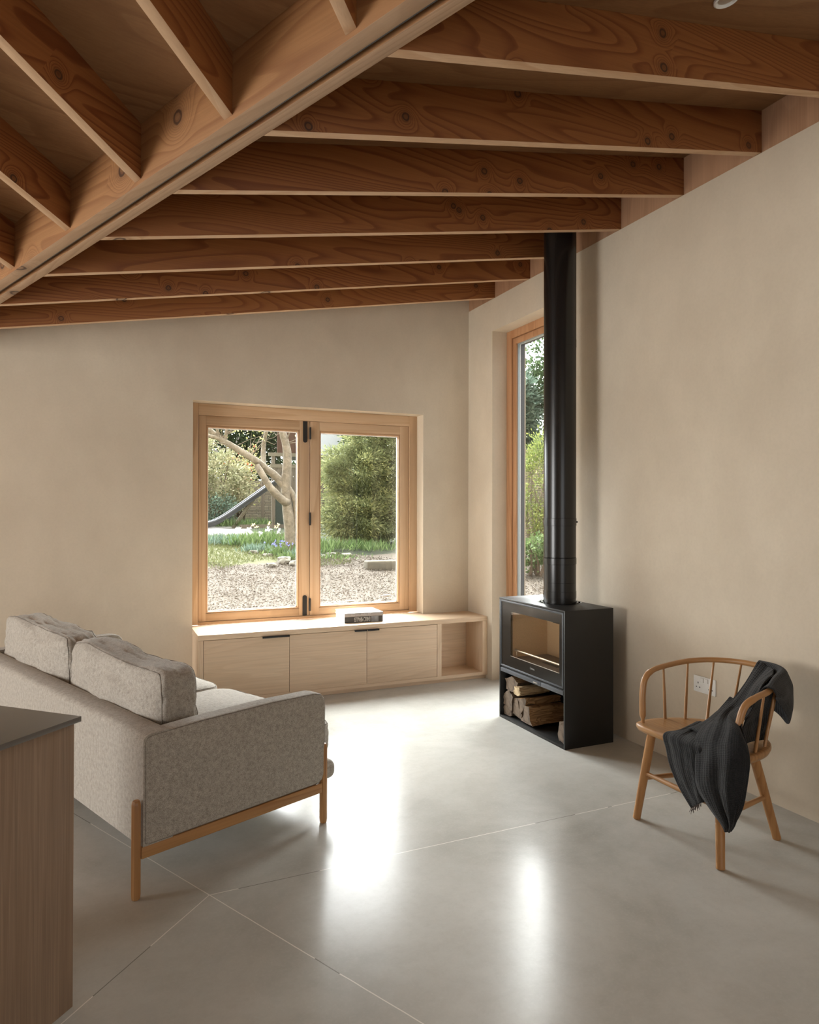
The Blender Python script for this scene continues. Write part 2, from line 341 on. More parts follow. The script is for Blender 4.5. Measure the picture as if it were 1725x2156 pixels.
def groundmat():
    m, t, p = newmat('garden_soil_and_lawn'); tc = N(t, 'ShaderNodeTexCoord'); o = tc.outputs['Object']
    sep = N(t, 'ShaderNodeSeparateXYZ'); L(t, o, sep.inputs[0]); X, Y = sep.outputs[0], sep.outputs[1]
    nz = noise_(t, o, 0.9, 4, 0.6); n2 = noise_(t, o, 14, 5, 0.7); n3 = noise_(t, o, 60, 3, 0.7)
    soil = mixc(t, rng(t, n3, 0.35, 0.65, 0, 1), (0.045, 0.034, 0.024), (0.135, 0.109, 0.084))
    soil = mixc(t, rng(t, n2, 0.55, 0.75, 0, 0.5), soil, (0.030, 0.022, 0.017))
    lawn = mixc(t, rng(t, n3, 0.35, 0.65, 0, 1), (0.075, 0.082, 0.030), (0.135, 0.131, 0.060))
    pave = mixc(t, rng(t, n2, 0.35, 0.65, 0, 1), (0.187, 0.172, 0.150), (0.247, 0.232, 0.206))
    edge = math_(t, 'ADD', Y, math_(t, 'MULTIPLY', math_(t, 'SUBTRACT', nz, 0.5), 1.6))
    k1 = math_(t, 'GREATER_THAN', edge, 12.05)
    k2 = math_(t, 'GREATER_THAN', edge, 16.6)
    col = mixc(t, k1, soil, lawn); col = mixc(t, k2, col, pave)
    k3 = math_(t, 'GREATER_THAN', math_(t, 'ADD', X, math_(t, 'MULTIPLY', nz, 0.8)), 4.0)
    col = mixc(t, math_(t, 'MULTIPLY', k3, 1.0), col, soil)
    k4 = math_(t, 'MULTIPLY', k3, math_(t, 'GREATER_THAN', edge, 12.6)); col = mixc(t, k4, col, (0.03, 0.035, 0.018))
    L(t, col, p.inputs['Base Color']); p.inputs['Roughness'].default_value = 0.95; bump(t, p, n3, 0.6, 0.02)
    return m
M['ground'] = groundmat()

# ------------------------------------------------------------------ mesh helpers
class MB:
    def __init__(s): s.bm = bmesh.new()
    def box(s, x0, x1, y0, y1, z0, z1, bev=0.0, seg=2, rot=None, mi=0):
        b = bmesh.new(); bmesh.ops.create_cube(b, size=1)
        for v in b.verts:
            v.co = Vector(((x0 + x1) / 2 + v.co.x * (x1 - x0), (y0 + y1) / 2 + v.co.y * (y1 - y0), (z0 + z1) / 2 + v.co.z * (z1 - z0)))
        if bev: bmesh.ops.bevel(b, geom=list(b.edges), offset=bev, segments=seg, profile=0.5, affect='EDGES')
        if rot is not None: b.transform(rot)
        return s._merge(b, mi)
    def _merge(s, b, mi=0):
        for f in b.faces: f.material_index = mi if isinstance(mi, int) else 0
        me = bpy.data.meshes.new('tmp'); b.to_mesh(me); b.free(); s.bm.from_mesh(me); bpy.data.meshes.remove(me); return s
    def hexa(s, pts, mi=0, bev=0):
        b = bmesh.new(); v = [b.verts.new(p) for p in pts]   # 0-3 bottom ring, 4-7 top ring
        for q in ((3, 2, 1, 0), (4, 5, 6, 7), (0, 1, 5, 4), (1, 2, 6, 5), (2, 3, 7, 6), (3, 0, 4, 7)): b.faces.new([v[i] for i in q])
        bmesh.ops.recalc_face_normals(b, faces=b.faces)
        if bev: bmesh.ops.bevel(b, geom=list(b.edges), offset=bev, segments=2, profile=0.5, affect='EDGES')
        s._merge(b, mi)
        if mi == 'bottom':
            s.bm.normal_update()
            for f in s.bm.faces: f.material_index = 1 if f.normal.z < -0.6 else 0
        return s
    def prism(s, poly, a0, a1, axis=0, mi=0, bev=0, fn=None):
        # poly: 2D points in the two other axes
        b = bmesh.new(); rings = []
        for a in (a0, a1):
            r = []
            for p in poly:
                c = [0, 0, 0]; c[axis] = a; o = [i for i in range(3) if i != axis]; c[o[0]] = p[0]; c[o[1]] = p[1]
                r.append(b.verts.new(c))
            rings.append(r)
        n = len(poly)
        b.faces.new(rings[0]); b.faces.new(rings[1][::-1])
        for i in range(n): b.faces.new((rings[0][i], rings[1][i], rings[1][(i + 1) % n], rings[0][(i + 1) % n]))
        bmesh.ops.recalc_face_normals(b, faces=b.faces)
        if bev: bmesh.ops.bevel(b, geom=list(b.edges), offset=bev, segments=2, profile=0.5, affect='EDGES')
        return s._merge(b, mi)
    def tube(s, pts, rad, seg=12, mi=0, cap=True, flat=None):
        pts = [Vector(p) for p in pts]; n = len(pts)
        if not isinstance(rad, (list, tuple)): rad = [rad] * n
        b = bmesh.new(); rings = []; up = None
        for i, p in enumerate(pts):
            d = (pts[min(i + 1, n - 1)] - pts[max(i - 1, 0)]).normalized()
            if up is None: up = d.orthogonal().normalized()
            up = (up - d * up.dot(d)).normalized(); sd = d.cross(up)
            rings.append([b.verts.new(p + (up * math.cos(2 * math.pi * k / seg) + sd * math.sin(2 * math.pi * k / seg)) * rad[i]) for k in range(seg)])
        for i in range(n - 1):
            for k in range(seg): b.faces.new((rings[i][k], rings[i][(k + 1) % seg], rings[i + 1][(k + 1) % seg], rings[i + 1][k]))
        if cap: b.faces.new(rings[0][::-1]); b.faces.new(rings[-1])
        return s._merge(b, mi)
    def lathe(s, prof, seg=32, c=(0, 0), mi=0):
        b = bmesh.new(); rings = []
        for r, z in prof: rings.append([b.verts.new((c[0] + r * math.cos(2 * math.pi * k / seg), c[1] + r * math.sin(2 * math.pi * k / seg), z)) for k in range(seg)])
        for i in range(len(prof) - 1):
            for k in range(seg): b.faces.new((rings[i][k], rings[i][(k + 1) % seg], rings[i + 1][(k + 1) % seg], rings[i + 1][k]))
        b.faces.new(rings[0][::-1]); b.faces.new(rings[-1]); bmesh.ops.recalc_face_normals(b, faces=b.faces)
        return s._merge(b, mi)
    def build(s, name, mats, parent=None, origin=None, smooth=True, ang=32):
        if not isinstance(mats, (list, tuple)): mats = [mats]
        if origin is not None: bmesh.ops.translate(s.bm, verts=s.bm.verts, vec=-Vector(origin))
        if smooth:
            ca = R_(ang)
            for f in s.bm.faces: f.smooth = True
            for e in s.bm.edges:
                if len(e.link_faces) == 2 and e.calc_face_angle(0) > ca: e.smooth = False
        me = bpy.data.meshes.new(name); s.bm.to_mesh(me); s.bm.free()
        for m in mats: me.materials.append(m)
        o = bpy.data.objects.new(name, me); COL.objects.link(o)
        if origin is not None: o.location = origin
        if parent: o.parent = parent
        return o
def tag(o, label=None, cat=None, group=None, kind=None):
    for k, v in (('label', label), ('category', cat), ('group', group), ('kind', kind)):
        if v: o[k] = v
    return o
def thing(name, label, cat, loc=(0, 0, 0), rotz=0.0, group=None, kind=None):
    o = bpy.data.objects.new(name, None); COL.objects.link(o); o.location = loc; o.rotation_euler = (0, 0, rotz)
    o.empty_display_size = 0.05
    return tag(o, label, cat, group, kind)
def struct(o): o['kind'] = 'structure'; return o
def bx(name, mat, parent, *a, **k): return MB().box(*a, **k).build(name, mat, parent)
def catmull(P, n):
    P = [Vector(p) for p in P]; out = []
    for i in range(len(P) - 1):
        a, b, c, d = P[max(i - 1, 0)], P[i], P[i + 1], P[min(i + 2, len(P) - 1)]
        for k in range(n):
            t = k / n
            out.append(0.5 * ((2 * b) + (c - a) * t + (2 * a - 5 * b + 4 * c - d) * t * t + (3 * b - a - 3 * c + d) * t ** 3))
    out.append(P[-1]); return out
def text_mesh(name, body, size, mat, parent, mtx, depth=0.0006, sx=1.0):
    cu = bpy.data.curves.new(name, 'FONT'); cu.body = body; cu.size = size; cu.extrude = depth; cu.align_x = 'LEFT'
    to = bpy.data.objects.new(name + '_src', cu); COL.objects.link(to)
    bpy.context.view_layer.update()
    me = bpy.data.meshes.new_from_object(to.evaluated_get(bpy.context.evaluated_depsgraph_get()))
    bpy.data.objects.remove(to); bpy.data.curves.remove(cu)
    me.transform(mtx @ Matrix.Diagonal((sx, 1, 1, 1))); me.materials.clear(); me.materials.append(mat); me.name = name
    o = bpy.data.objects.new(name, me); COL.objects.link(o); o.parent = parent; return o

X0, Y0 = 3.162, 5.798
TH = R_(27.8); BD = Vector((-math.sin(TH), math.cos(TH), 0)); BN = Vector((math.cos(TH), math.sin(TH), 0))
OFF_R, OFF_L = 1.716, 1.575
AJ = R_(43.66); DJ = Vector((math.sin(AJ), math.cos(AJ), 0))
def z1(x): return 2.830 + 0.1788 * x
def zbeam(al): return 3.101 - 0.0834 * al
# second roof plane: z = c + gx x + gy y
A_ = np.array([[BD.x, BD.y], [DJ.x, DJ.y]]); G2 = np.linalg.solve(A_, np.array([-0.0834, -0.269]))
pL0 = BN * OFF_L; C2 = 3.119 - (G2[0] * pL0.x + G2[1] * pL0.y)
def z2(x, y): return C2 + G2[0] * x + G2[1] * y

# ------------------------------------------------------------------ floor, walls, ceiling
m = MB(); m.box(-6.8, 3.5, -4.2, 6.1, -0.2, 0.0); struct(m.build('floor', M['concrete']))
# back wall with window opening
WX0, WX1, WZ0, WZ1 = 0.652, 2.690, 0.50, 2.389
m = MB()
m.box(-6.8, WX0, Y0, 6.15, -0.1, 5.4); m.box(WX1, 3.512, Y0, 6.15, -0.1, 4.4)
m.box(WX0, WX1, Y0, 6.15, WZ1, 4.4); m.box(WX0, WX1, Y0, 6.15, -0.1, WZ0)
struct(m.build('wall_back', M['plaster']))
# right wall with tall opening
TY0, TY1, TZ = 4.27, 5.357, 3.106
m = MB()
m.box(X0, 3.512, TY1, Y0 + 0.01, -0.1, 3.392); m.box(X0, 3.512, -4.2, TY0, -0.1, 3.392); m.box(X0, 3.512, TY0, TY1, TZ, 3.392)
struct(m.build('wall_right', M['plaster']))
m = MB(); m.box(X0 + 0.006, 3.3, -4.2, Y0 + 0.01, 3.392, 3.80); struct(m.build('trim_1', M['ply_rim']))
# unseen left wall and rear wall with glazed openings
m = MB(); m.box(-6.6, -6.2, -4.2, 0.6, 0, 6.4); m.box(-6.6, -6.2, 5.4, 5.8, 0, 6.4); m.box(-6.6, -6.2, 0.6, 5.4, 2.7, 6.4)
struct(m.build('unseen_wall_left', M['plaster']))
m = MB(); m.box(-6.6, -1.2, -4.0, -3.65, 0, 6.9); m.box(2.0, 3.5, -4.0, -3.65, 0, 4.9); m.box(-1.2, 2.0, -4.0, -3.65, 2.5, 5.5)
struct(m.build('unseen_wall_front', M['plaster']))
# ceiling boards of the two roof slopes
def bl(off, y): return (off - BN.y * y) / BN.x       # x of the beam face line at this y
def slab(name, pts, zf, mat):
    m = MB(); b = bmesh.new(); lo = [b.verts.new((x, y, zf(x, y))) for x, y in pts]; hi = [b.verts.new((x, y, zf(x, y) + 0.05)) for x, y in pts]
    b.faces.new(lo[::-1]); b.faces.new(hi); n = len(pts)
    for i in range(n): b.faces.new((lo[i], lo[(i + 1) % n], hi[(i + 1) % n], hi[i]))
    bmesh.ops.recalc_face_normals(b, faces=b.faces); m._merge(b); return struct(m.build(name, mat, smooth=False))
slab('ceiling', [(3.3, 6.1), (bl(1.67, 6.1), 6.1), (3.3, -2.68)], lambda x, y: z1(x) + 0.222, M['ply'])
slab('ceiling', [(bl(1.67, 6.1), 6.1), (-6.8, 6.1), (-6.8, -4.1), (3.3, -4.1), (3.3, -2.68)], lambda x, y: z2(x, y) + 0.232, M['ply'])

# valley beam: two timbers with a dark track in the slot
beam = thing('valley_beam', 'long twin timber beam crossing the ceiling on the diagonal with a dark slot along its underside', 'beam', (0, 0, 0))
def beam_half(name, o0, o1, al0, al1, h, mat):
    a, b = [], []
    def P(off, al, dz): q = BN * off + BD * al; return (q.x, q.y, zbeam(al) + dz)
    pts = [P(o0, al0, 0), P(o1, al0, 0), P(o1, al1, 0), P(o0, al1, 0), P(o0, al0, h), P(o1, al0, h), P(o1, al1, h), P(o0, al1, h)]
    # mesh local frame: x along the beam
    rot = Matrix.Rotation(-(math.atan2(BD.y, BD.x)), 4, 'Z')
    pts = [rot @ Vector(p) for p in pts]
    o = MB().hexa(pts, bev=0.002, mi='bottom').build(name, mat, beam); o.rotation_euler = (0, 0, math.atan2(BD.y, BD.x)); return o
beam_half('timber', 1.664, OFF_R, -3.8, 5.63, 0.25, [M['fir_beam'], M['fir_beam_edge_lit']])
beam_half('timber', OFF_L, 1.636, -3.8, 5.63, 0.27, [M['fir_beam'], M['fir_beam_edge_lit']])
beam_half('slot_liner', 1.636, 1.664, -3.8, 5.63, 0.0, M['bark_brown']).location.z = 0.035
m = MB(); a = BN * 1.643 + BD * -3.8; b = BN * 1.643 + BD * 5.63
m.tube([(a.x, a.y, zbeam(-3.8) + 0.012), (b.x, b.y, zbeam(5.63) + 0.012)], 0.0065, 10)
tag(m.build('slot_track', M['dark_alu'], beam), 'dark grey track set in the slot')

# joists of the right-hand slope
JY = [5.321, 4.766, 4.222, 3.680, 3.130, 2.593, 2.048]
JL = ['first ceiling joist in front of the back wall, on the right-hand slope', 'second ceiling joist from the back wall, on the right-hand slope',
      'third ceiling joist from the back wall, just behind the black flue', 'fourth ceiling joist from the back wall, right in front of the flue top',
      'fifth ceiling joist from the back wall, with a downlight peeping out behind it', 'second nearest ceiling joist on the right-hand slope, full of swirling grain',
      'nearest ceiling joist on the right-hand slope, at the top right of the photo']
for y, lb in zip(JY, JL):
    xa, xb = bl(OFF_R, y), bl(OFF_R, y + 0.045)
    o = (X0 + 0.006, y, z1(X0))
    pts = [(xa, y, z1(xa)), (X0 + 0.006, y, z1(X0)), (X0 + 0.006, y + 0.045, z1(X0)), (xb, y + 0.045, z1(xb))]
    pts = pts + [(p[0], p[1], p[2] + 0.222) for p in pts]
    tag(MB().hexa(pts, bev=0.0015, mi='bottom').build('ceiling_joist', [M['fir'], M['fir_edge_lit']], origin=o), 'knotty timber ' + lb, 'joist', 'joists of the right-hand roof slope')
# joists of the left-hand slope
JL2 = ['topmost left-hand joist, only its end showing at the top edge of the photo', 'second left-hand joist down from the top of the photo',
       'middle one of the five left-hand joists, showing longest with an oval knot', 'fourth left-hand joist down, meeting the beam near the left edge',
       'lowest left-hand joist, only its end showing at the left edge']
phi = math.atan2(-DJ.y, -DJ.x)
for al, lb in zip([1.463, 2.080, 2.695, 3.314, 3.932], JL2):
    P = BN * OFF_L + BD * al; P = Vector((P.x, P.y, 0)); P.z = z2(P.x, P.y)
    rot = Matrix.Rotation(-phi, 3, 'Z'); e = rot @ BD; wy = 0.045 * (1 if e.y > 0 else -1)
    sk = e.x / e.y * wy
    ln = 4.0 if al > 2 else 3.2
    ring = [(0, 0), (ln, 0), (ln, wy), (sk, wy)]
    def zz(x): return 0.269 * x
    dzs = 0.0
    pts = [(x, y, zz(x)) for x, y in ring]
    # follow the roof plane at the skewed end too
    pts = []
    for x, y in ring:
        wp = P + Matrix.Rotation(phi, 3, 'Z') @ Vector((x, y, 0)); pts.append((x, y, z2(wp.x, wp.y if False else wp.y) - P.z - (0)))
    pts = pts + [(p[0], p[1], p[2] + 0.232) for p in pts]
    o = MB().hexa(pts, bev=0.0015, mi='bottom').build('ceiling_joist', [M['fir'], M['fir_edge_lit']]); o.location = P; o.rotation_euler = (0, 0, phi)
    tag(o, 'timber ceiling ' + lb, 'joist', 'joists of the left-hand roof slope')

# downlights
def downlight(x, y, label):
    zc = z1(x) + 0.222
    t = thing('ceiling_downlight', label, 'downlight', (x, y, zc)); t.rotation_euler = (0, -math.atan(0.1788), 0)
    m = MB(); m.lathe([(0.038, -0.001), (0.045, -0.001), (0.046, -0.010), (0.041, -0.014), (0.036, -0.010), (0.034, -0.003)], 32); m.build('bezel', M['white'], t)
    m = MB(); m.lathe([(0.001, -0.006), (0.030, -0.006), (0.031, -0.001), (0.001, -0.001)], 32); m.build('lens', M['steel_bar'], t)
downlight(2.135, 1.90, 'white round downlight in the ceiling, cut by the top edge of the photo')
downlight(2.225, 3.52, 'white round downlight peeping out below the fifth joist, left of the flue')

# ------------------------------------------------------------------ back window
win = struct(thing('window_1', 'pale timber casement window in the back wall over the low cabinet, two clear panes', 'window', (0, 5.935, 0)))
def fr_box(name, mat, par, x0, x1, y0, y1, z0, z1_, bev=0.002): return bx(name, mat, par, x0, x1, y0, y1, z0, z1_, bev=bev)
# outer frame (y local: 0 is the inside face)
m = MB(); m.box(0.652, 0.712, 0, 0.085, 0.56, 2.389, bev=0.002); m.box(2.612, 2.690, 0, 0.085, 0.56, 2.389, bev=0.002); m.build('frame_jamb', M['frame_v'], win)
m = MB(); m.box(0.712, 2.612, -0.001, 0.085, 2.291, 2.388, bev=0.002); m.box(0.712, 2.612, -0.001, 0.085, 0.556, 0.580, bev=0.002); m.build('frame_rail', M['frame_h'], win)
def sash(x0, x1, gx0, gx1, nm):
    t = bpy.data.objects.new('casement', None); COL.objects.link(t); t.parent = win
    b0, b1 = 0.582, 2.289; g0, g1 = 0.660, 2.193
    y0 = 0.014
    m = MB(); m.box(x0, gx0 - 0.014, y0, 0.07, b0, b1, bev=0.0015); m.box(gx1 + 0.014, x1, y0, 0.07, b0, b1, bev=0.0015); m.build('stile', M['frame_v'], t)
    m = MB(); m.box(gx0 - 0.014, gx1 + 0.014, y0, 0.07, g1 + 0.018, b1, bev=0.0015); m.box(gx0 - 0.014, gx1 + 0.014, y0, 0.07, b0, g0 - 0.014, bev=0.0015); m.build('rail', M['frame_h'], t)
    m = MB()   # glazing bead
    for a in ((gx0 - 0.013, gx0, g0 - 0.013, g1 + 0.017), (gx1, gx1 + 0.013, g0 - 0.013, g1 + 0.017)): m.box(a[0], a[1], y0 + 0.006, 0.05, a[2], a[3], bev=0.002)
    m.box(gx0, gx1, y0 + 0.006, 0.05, g1 + 0.001, g1 + 0.017, bev=0.002); m.box(gx0, gx1, y0 + 0.006, 0.05, g0 - 0.013, g0 - 0.001, bev=0.002)
    m.build('glazing_bead', M['bead'], t)
    m = MB()
    e = 0.006
    m.box(gx0, gx0 + e, 0.046, 0.058, g0, g1); m.box(gx1 - e, gx1, 0.046, 0.058, g0, g1)
    m.box(gx0, gx1, 0.046, 0.058, g1 - e, g1); m.box(gx0, gx1, 0.046, 0.058, g0, g0 + e)
    m.build('white_spacer', M['white_seal'], t)
    bx('pane', M['glass'], t, gx0, gx1, 0.050, 0.054, g0, g1)
    return t
sash(0.716, 1.656, 0.790, 1.553, 'a'); sash(1.662, 2.609, 1.761, 2.508, 'b')
def flush_bolt(z0, z1_, name):
    # rounded slot plate on the left casement's meeting stile
    m = MB(); pts = []; r = 0.019; cx = 1.616
    top = z1_ > 2
    if top:
        pts = [(cx - r, z1_), (cx - r, z0 + r)] + [(cx - r * math.cos(a), z0 + r - r * math.sin(a)) for a in [math.pi * k / 10 for k in range(1, 10)]] + [(cx + r, z0 + r), (cx + r, z1_)]
    else:
        pts = [(cx + r, z0), (cx + r, z1_ - r)] + [(cx + r * math.cos(a), z1_ - r + r * math.sin(a)) for a in [math.pi * k / 10 for k in range(1, 10)]] + [(cx - r, z1_ - r), (cx - r, z0)]
    m.prism(pts, 0.008, 0.018, axis=1); m.build('flush_bolt', M['black_iron'], win)
flush_bolt(2.100, 2.286, 't'); flush_bolt(0.584, 0.762, 'b')
for z0, z1_ in ((2.13, 2.237), (1.374, 1.487), (0.62, 0.733)):
    m = MB(); m.box(1.653, 1.668, -0.001, 0.016, z0, z1_, bev=0.004, seg=3); m.build('hinge', M['black_iron'], win)

# ------------------------------------------------------------------ tall window in the right wall
tw = struct(thing('window_2', 'tall fixed window in the right wall behind the black flue', 'window', (3.31, 0, 0)))
def frame_rect(m, x0, x1, y0, y1, z0, z1_, wl, wt, wb=None, bev=0.0015):
    wb = wt if wb is None else wb
    m.box(x0, x1, y0, y0 + wl, z0, z1_, bev=bev); m.box(x0, x1, y1 - wl, y1, z0, z1_, bev=bev)
    m.box(x0, x1, y0 + wl, y1 - wl, z1_ - wt, z1_, bev=bev); m.box(x0, x1, y0 + wl, y1 - wl, z0, z0 + wb, bev=bev)
m = MB(); frame_rect(m, 0, 0.10, TY0, TY1, 0, TZ, 0.084, 0.070); m.build('outer_frame', M['frame2'], tw)
m = MB(); frame_rect(m, 0.012, 0.03, TY0 + 0.09, TY1 - 0.09, 0.07, TZ - 0.075, 0.046, 0.050); m.build('inner_frame', M['frame2'], tw)
m = MB(); frame_rect(m, 0.030, 0.054, TY0 + 0.084, TY1 - 0.084, 0.05, TZ - 0.07, 0.056, 0.06); m.build('glazing_edge', M['grey_alu'], tw)
m = MB(); frame_rect(m, 0.054, 0.059, TY0 + 0.084, TY1 - 0.084, 0.05, TZ - 0.07, 0.057, 0.061, bev=0); m.build('white_spacer', M['white_seal'], tw)
m = MB(); frame_rect(m, 0.059, 0.100, TY0 + 0.084, TY1 - 0.084, 0.05, TZ - 0.07, 0.057, 0.061, bev=0); m.build('outer_rebate', M['dark_alu'], tw)
bx('pane', M['glass'], tw, 0.040, 0.044, TY0 + 0.10, TY1 - 0.10, 0.08, TZ - 0.10)

# ------------------------------------------------------------------ low cabinet under the window
cab = thing('low_cabinet', 'long low pale oak cabinet under the window with an open cubby at its right end', 'cabinet', (0.653, 5.434, 0))
CL = 2.509; CH = 0.557; CDp = 0.364
# plinth, top, ends, divider, bottom
bx('plinth', M['oak_h'], cab, 0.03, CL - 0.002, 0.03, 0.34, 0.0, 0.034)
bx('top_panel', M['oak_h'], cab, 0, CL - 0.001, 0, CDp + 0.12, CH - 0.040, CH, bev=0.0015)
bx('bottom_panel', M['oak_h'], cab, 0.041, CL - 0.05, 0.0, CDp - 0.003, 0.034, 0.062)
bx('end_panel', M['oak_v'], cab, 0, 0.040, 0, CDp - 0.003, 0.034, CH - 0.041, bev=0.0012)
bx('end_panel', M['oak_v'], cab, CL - 0.050, CL - 0.001, 0, CDp - 0.003, 0.034, CH - 0.041, bev=0.0012)
bx('divider', M['oak_v'], cab, 2.008, 2.049, 0, CDp - 0.02, 0.062, CH - 0.041)
bx('back_panel', M['oak_h'], cab, 2.049, CL - 0.05, CDp - 0.05, CDp - 0.03, 0.062, CH - 0.041)
dz0, dz1 = 0.063, CH - 0.0435
for i, (a, b, hx) in enumerate(((0.0425, 0.7005, (0.484, 0.700)), (0.7035, 1.3545, (1.243, 1.353)), (1.3575, 2.0055, (1.3575, 1.461)))):
    d = bx('cabinet_door', M['oak_h'], cab, a, b, 0.0015, 0.02, dz0, dz1, bev=0.0008)
    h = MB(); h.box(hx[0], hx[1], -0.016, 0.004, dz1 + 0.0002, dz1 + 0.0035, bev=0.0006); h.box(hx[0], hx[1], -0.016, -0.0135, dz1 - 0.010, dz1 + 0.003, bev=0.0006)
    h.build('pull_handle', M['black_iron'], d)
# dark carcass behind the doors so the gaps read dark
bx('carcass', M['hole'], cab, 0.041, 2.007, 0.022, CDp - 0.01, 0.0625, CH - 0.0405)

# ------------------------------------------------------------------ books
def book(name, label, x0, y0, z0, w_, d_, h_, cover, spine, par_rot=0.0):
    t = thing('book', label, 'book', (x0, y0, z0), par_rot, 'books stacked on the cabinet')
    m = MB(); m.box(0, w_, 0, d_, h_ - 0.0035, h_, bev=0.0008); m.box(0, w_, 0, d_, 0, 0.0035, bev=0.0008); m.build('cover', cover, t)
    bx('spine', spine, t, 0, w_, -0.003, 0.003, 0, h_, bev=0.0012)
    bx('page_block', M['paper'], t, 0.004, w_ - 0.004, 0.003, d_ - 0.004, 0.0035, h_ - 0.0035)
    return t
b2 = book('book', 'thick lower book of the pair on the cabinet, dark photographic spine with white capitals', 1.856, 5.560, 0.5572, 0.340, 0.285, 0.050, M['cover_white'], M['cover_dark'], -0.03)
MT = Matrix.Translation; MR = Matrix.Rotation
# spine faces -y: text plane stands upright; this book lies so that its title is upside down
bx('spine_photo', M['cover_photo'], b2, 0.235, 0.300, -0.0036, -0.0030, 0.002, 0.048)
up = MR(R_(90), 4, 'X')
text_mesh('spine_title', 'ENRIC MIRALLES', 0.052, M['ink_white'], b2, MT((0.226, -0.0040, 0.043)) @ MR(R_(180), 4, 'Y') @ up, sx=0.375)
bx('spine_panel', M['cover_dark'], b2, 0.300, 0.332, -0.0037, -0.0030, 0.002, 0.048)
b1 = book('book', 'pale grey upper book of the pair on the cabinet, lying on the dark-spined one', 1.855, 5.558, 0.6074, 0.342, 0.290, 0.031, M['cover_white'], M['cover_grey'], -0.03)
text_mesh('spine_title', 'Interiors  Atelier AM', 0.026, M['ink_pale'], b1, MT((0.055, -0.0035, 0.0085)) @ up, sx=0.80)

# ------------------------------------------------------------------ stove
ST = thing('wood_stove', 'black steel wood burning stove with glass front and log store below, beside the right wall', 'stove', (2.658, 3.606, 0))
SD, SW, SH = 0.383, 0.790, 0.873
m = MB(); tk = 0.014
m.box(0, SD, 0, tk, 0, SH - 0.0, bev=0.002); m.build('side_panel', M['black'], ST)
m = MB(); m.box(0, SD, SW - tk, SW, 0, SH, bev=0.002); m.build('side_panel', M['black'], ST)
bx('top_panel', M['black'], ST, -0.0005, SD - 0.003, 0.006, SW - 0.001, SH - tk, SH + 0.0008, bev=0.002)
bx('bottom_panel', M['black'], ST, 0, SD, tk, SW - tk, 0.0, 0.018, bev=0.002)
bx('back_panel', M['black'], ST, SD - 0.012, SD - 0.002, tk, SW - tk, 0.018, SH - tk)
bx('firebox_base', M['black'], ST, 0.008, SD - 0.012, tk, SW - tk, 0.345, 0.372)
m = MB(); m.box(-0.001, 0.012, 0.018, 0.262, 0.338, 0.366, bev=0.002); m.box(-0.001, 0.012, 0.265, SW - 0.020, 0.338, 0.366, bev=0.002); m.build('air_control_bar', M['dark_alu'], ST)
m = MB(); m.box(-0.008, 0.003, 0.30, 0.345, 0.350, 0.354, bev=0.001); m.build('air_control_lever', M['steel_bar'], ST)
# door
dr = bpy.data.objects.new('stove_door', None); COL.objects.link(dr); dr.parent = ST
m = MB(); frame_rect(m, -0.001, 0.012, 0.020, SW - 0.070 + 0.052, 0.379, 0.8585, 0.010, 0.012); m.build('door_frame', M['dark_alu'], dr)
gy0, gy1, gz0, gz1 = 0.030, SW - 0.028, 0.389, 0.8465
m = MB(); # printed black border of the glass
wy0, wy1, wz0, wz1 = 0.062, 0.640, 0.470, 0.785
m.box(0.003, 0.009, gy0, wy0, gz0, gz1); m.box(0.003, 0.009, wy1, gy1, gz0, gz1); m.box(0.003, 0.009, wy0, wy1, wz1, gz1); m.box(0.003, 0.009, wy0, wy1, gz0, wz0)
m.build('glass_border', M['black_gloss'], dr)
bx('glass_pane', M['stove_glass'], dr, 0.003, 0.009, wy0, wy1, wz0, wz1)
bx('glass_lip', M['steel_bar'], dr, 0.0022, 0.0030, wy0, wy1, wz0 - 0.002, wz0 + 0.0015)
text_mesh('maker_mark', 'Contura', 0.022, M['ink_grey'], dr, MT((0.0022, 0.395, 0.428)) @ MR(R_(-90), 4, 'Z') @ up, sx=0.72)
# firebox lining
fb = bpy.data.objects.new('firebox', None); COL.objects.link(fb); fb.parent = ST
bx('back_lining', M['vermiculite'], fb, 0.325, 0.345, 0.05, 0.70, 0.44, 0.86 - 0.02)
bx('side_lining', M['vermiculite'], fb, 0.03, 0.325, 0.655, 0.675, 0.44, 0.84)
bx('side_lining', M['vermiculite'], fb, 0.03, 0.325, 0.030, 0.050, 0.44, 0.84)
m = MB(); m.prism([(0.20, 0.835), (0.33, 0.74), (0.33, 0.755), (0.21, 0.845)], 0.05, 0.66, axis=1); m.build('baffle', M['vermiculite'], fb)
bx('air_slot', M['hole'], fb, 0.3235, 0.3255, 0.10, 0.585, 0.695, 0.701)
bx('hearth', M['ash_floor'], fb, 0.02, 0.345, 0.02, 0.70, 0.42, 0.455)
m = MB(); m.tube([(0.045, 0.055, 0.508), (0.045, 0.645, 0.508)], 0.008, 12)
for y in (0.075, 0.625): m.tube([(0.045, y, 0.455), (0.045, y, 0.508)], 0.005, 8)
m.build('log_guard', M['steel_bar'], fb)
bx('grate', M['hole'], fb, 0.12, 0.22, 0.25, 0.42, 0.4545, 0.457)
m = MB(); m.lathe([(0.150, SH + 0.0008), (0.152, SH + 0.003), (0.142, SH + 0.003), (0.140, SH + 0.0008)], 48, (0.232, 0.374)); m.lathe([(0.128, SH + 0.0006), (0.128, SH + 0.005), (0.118, SH + 0.005), (0.118, SH + 0.0006)], 48, (0.232, 0.374)); m.build('flue_ring', M['black_gloss'], ST)

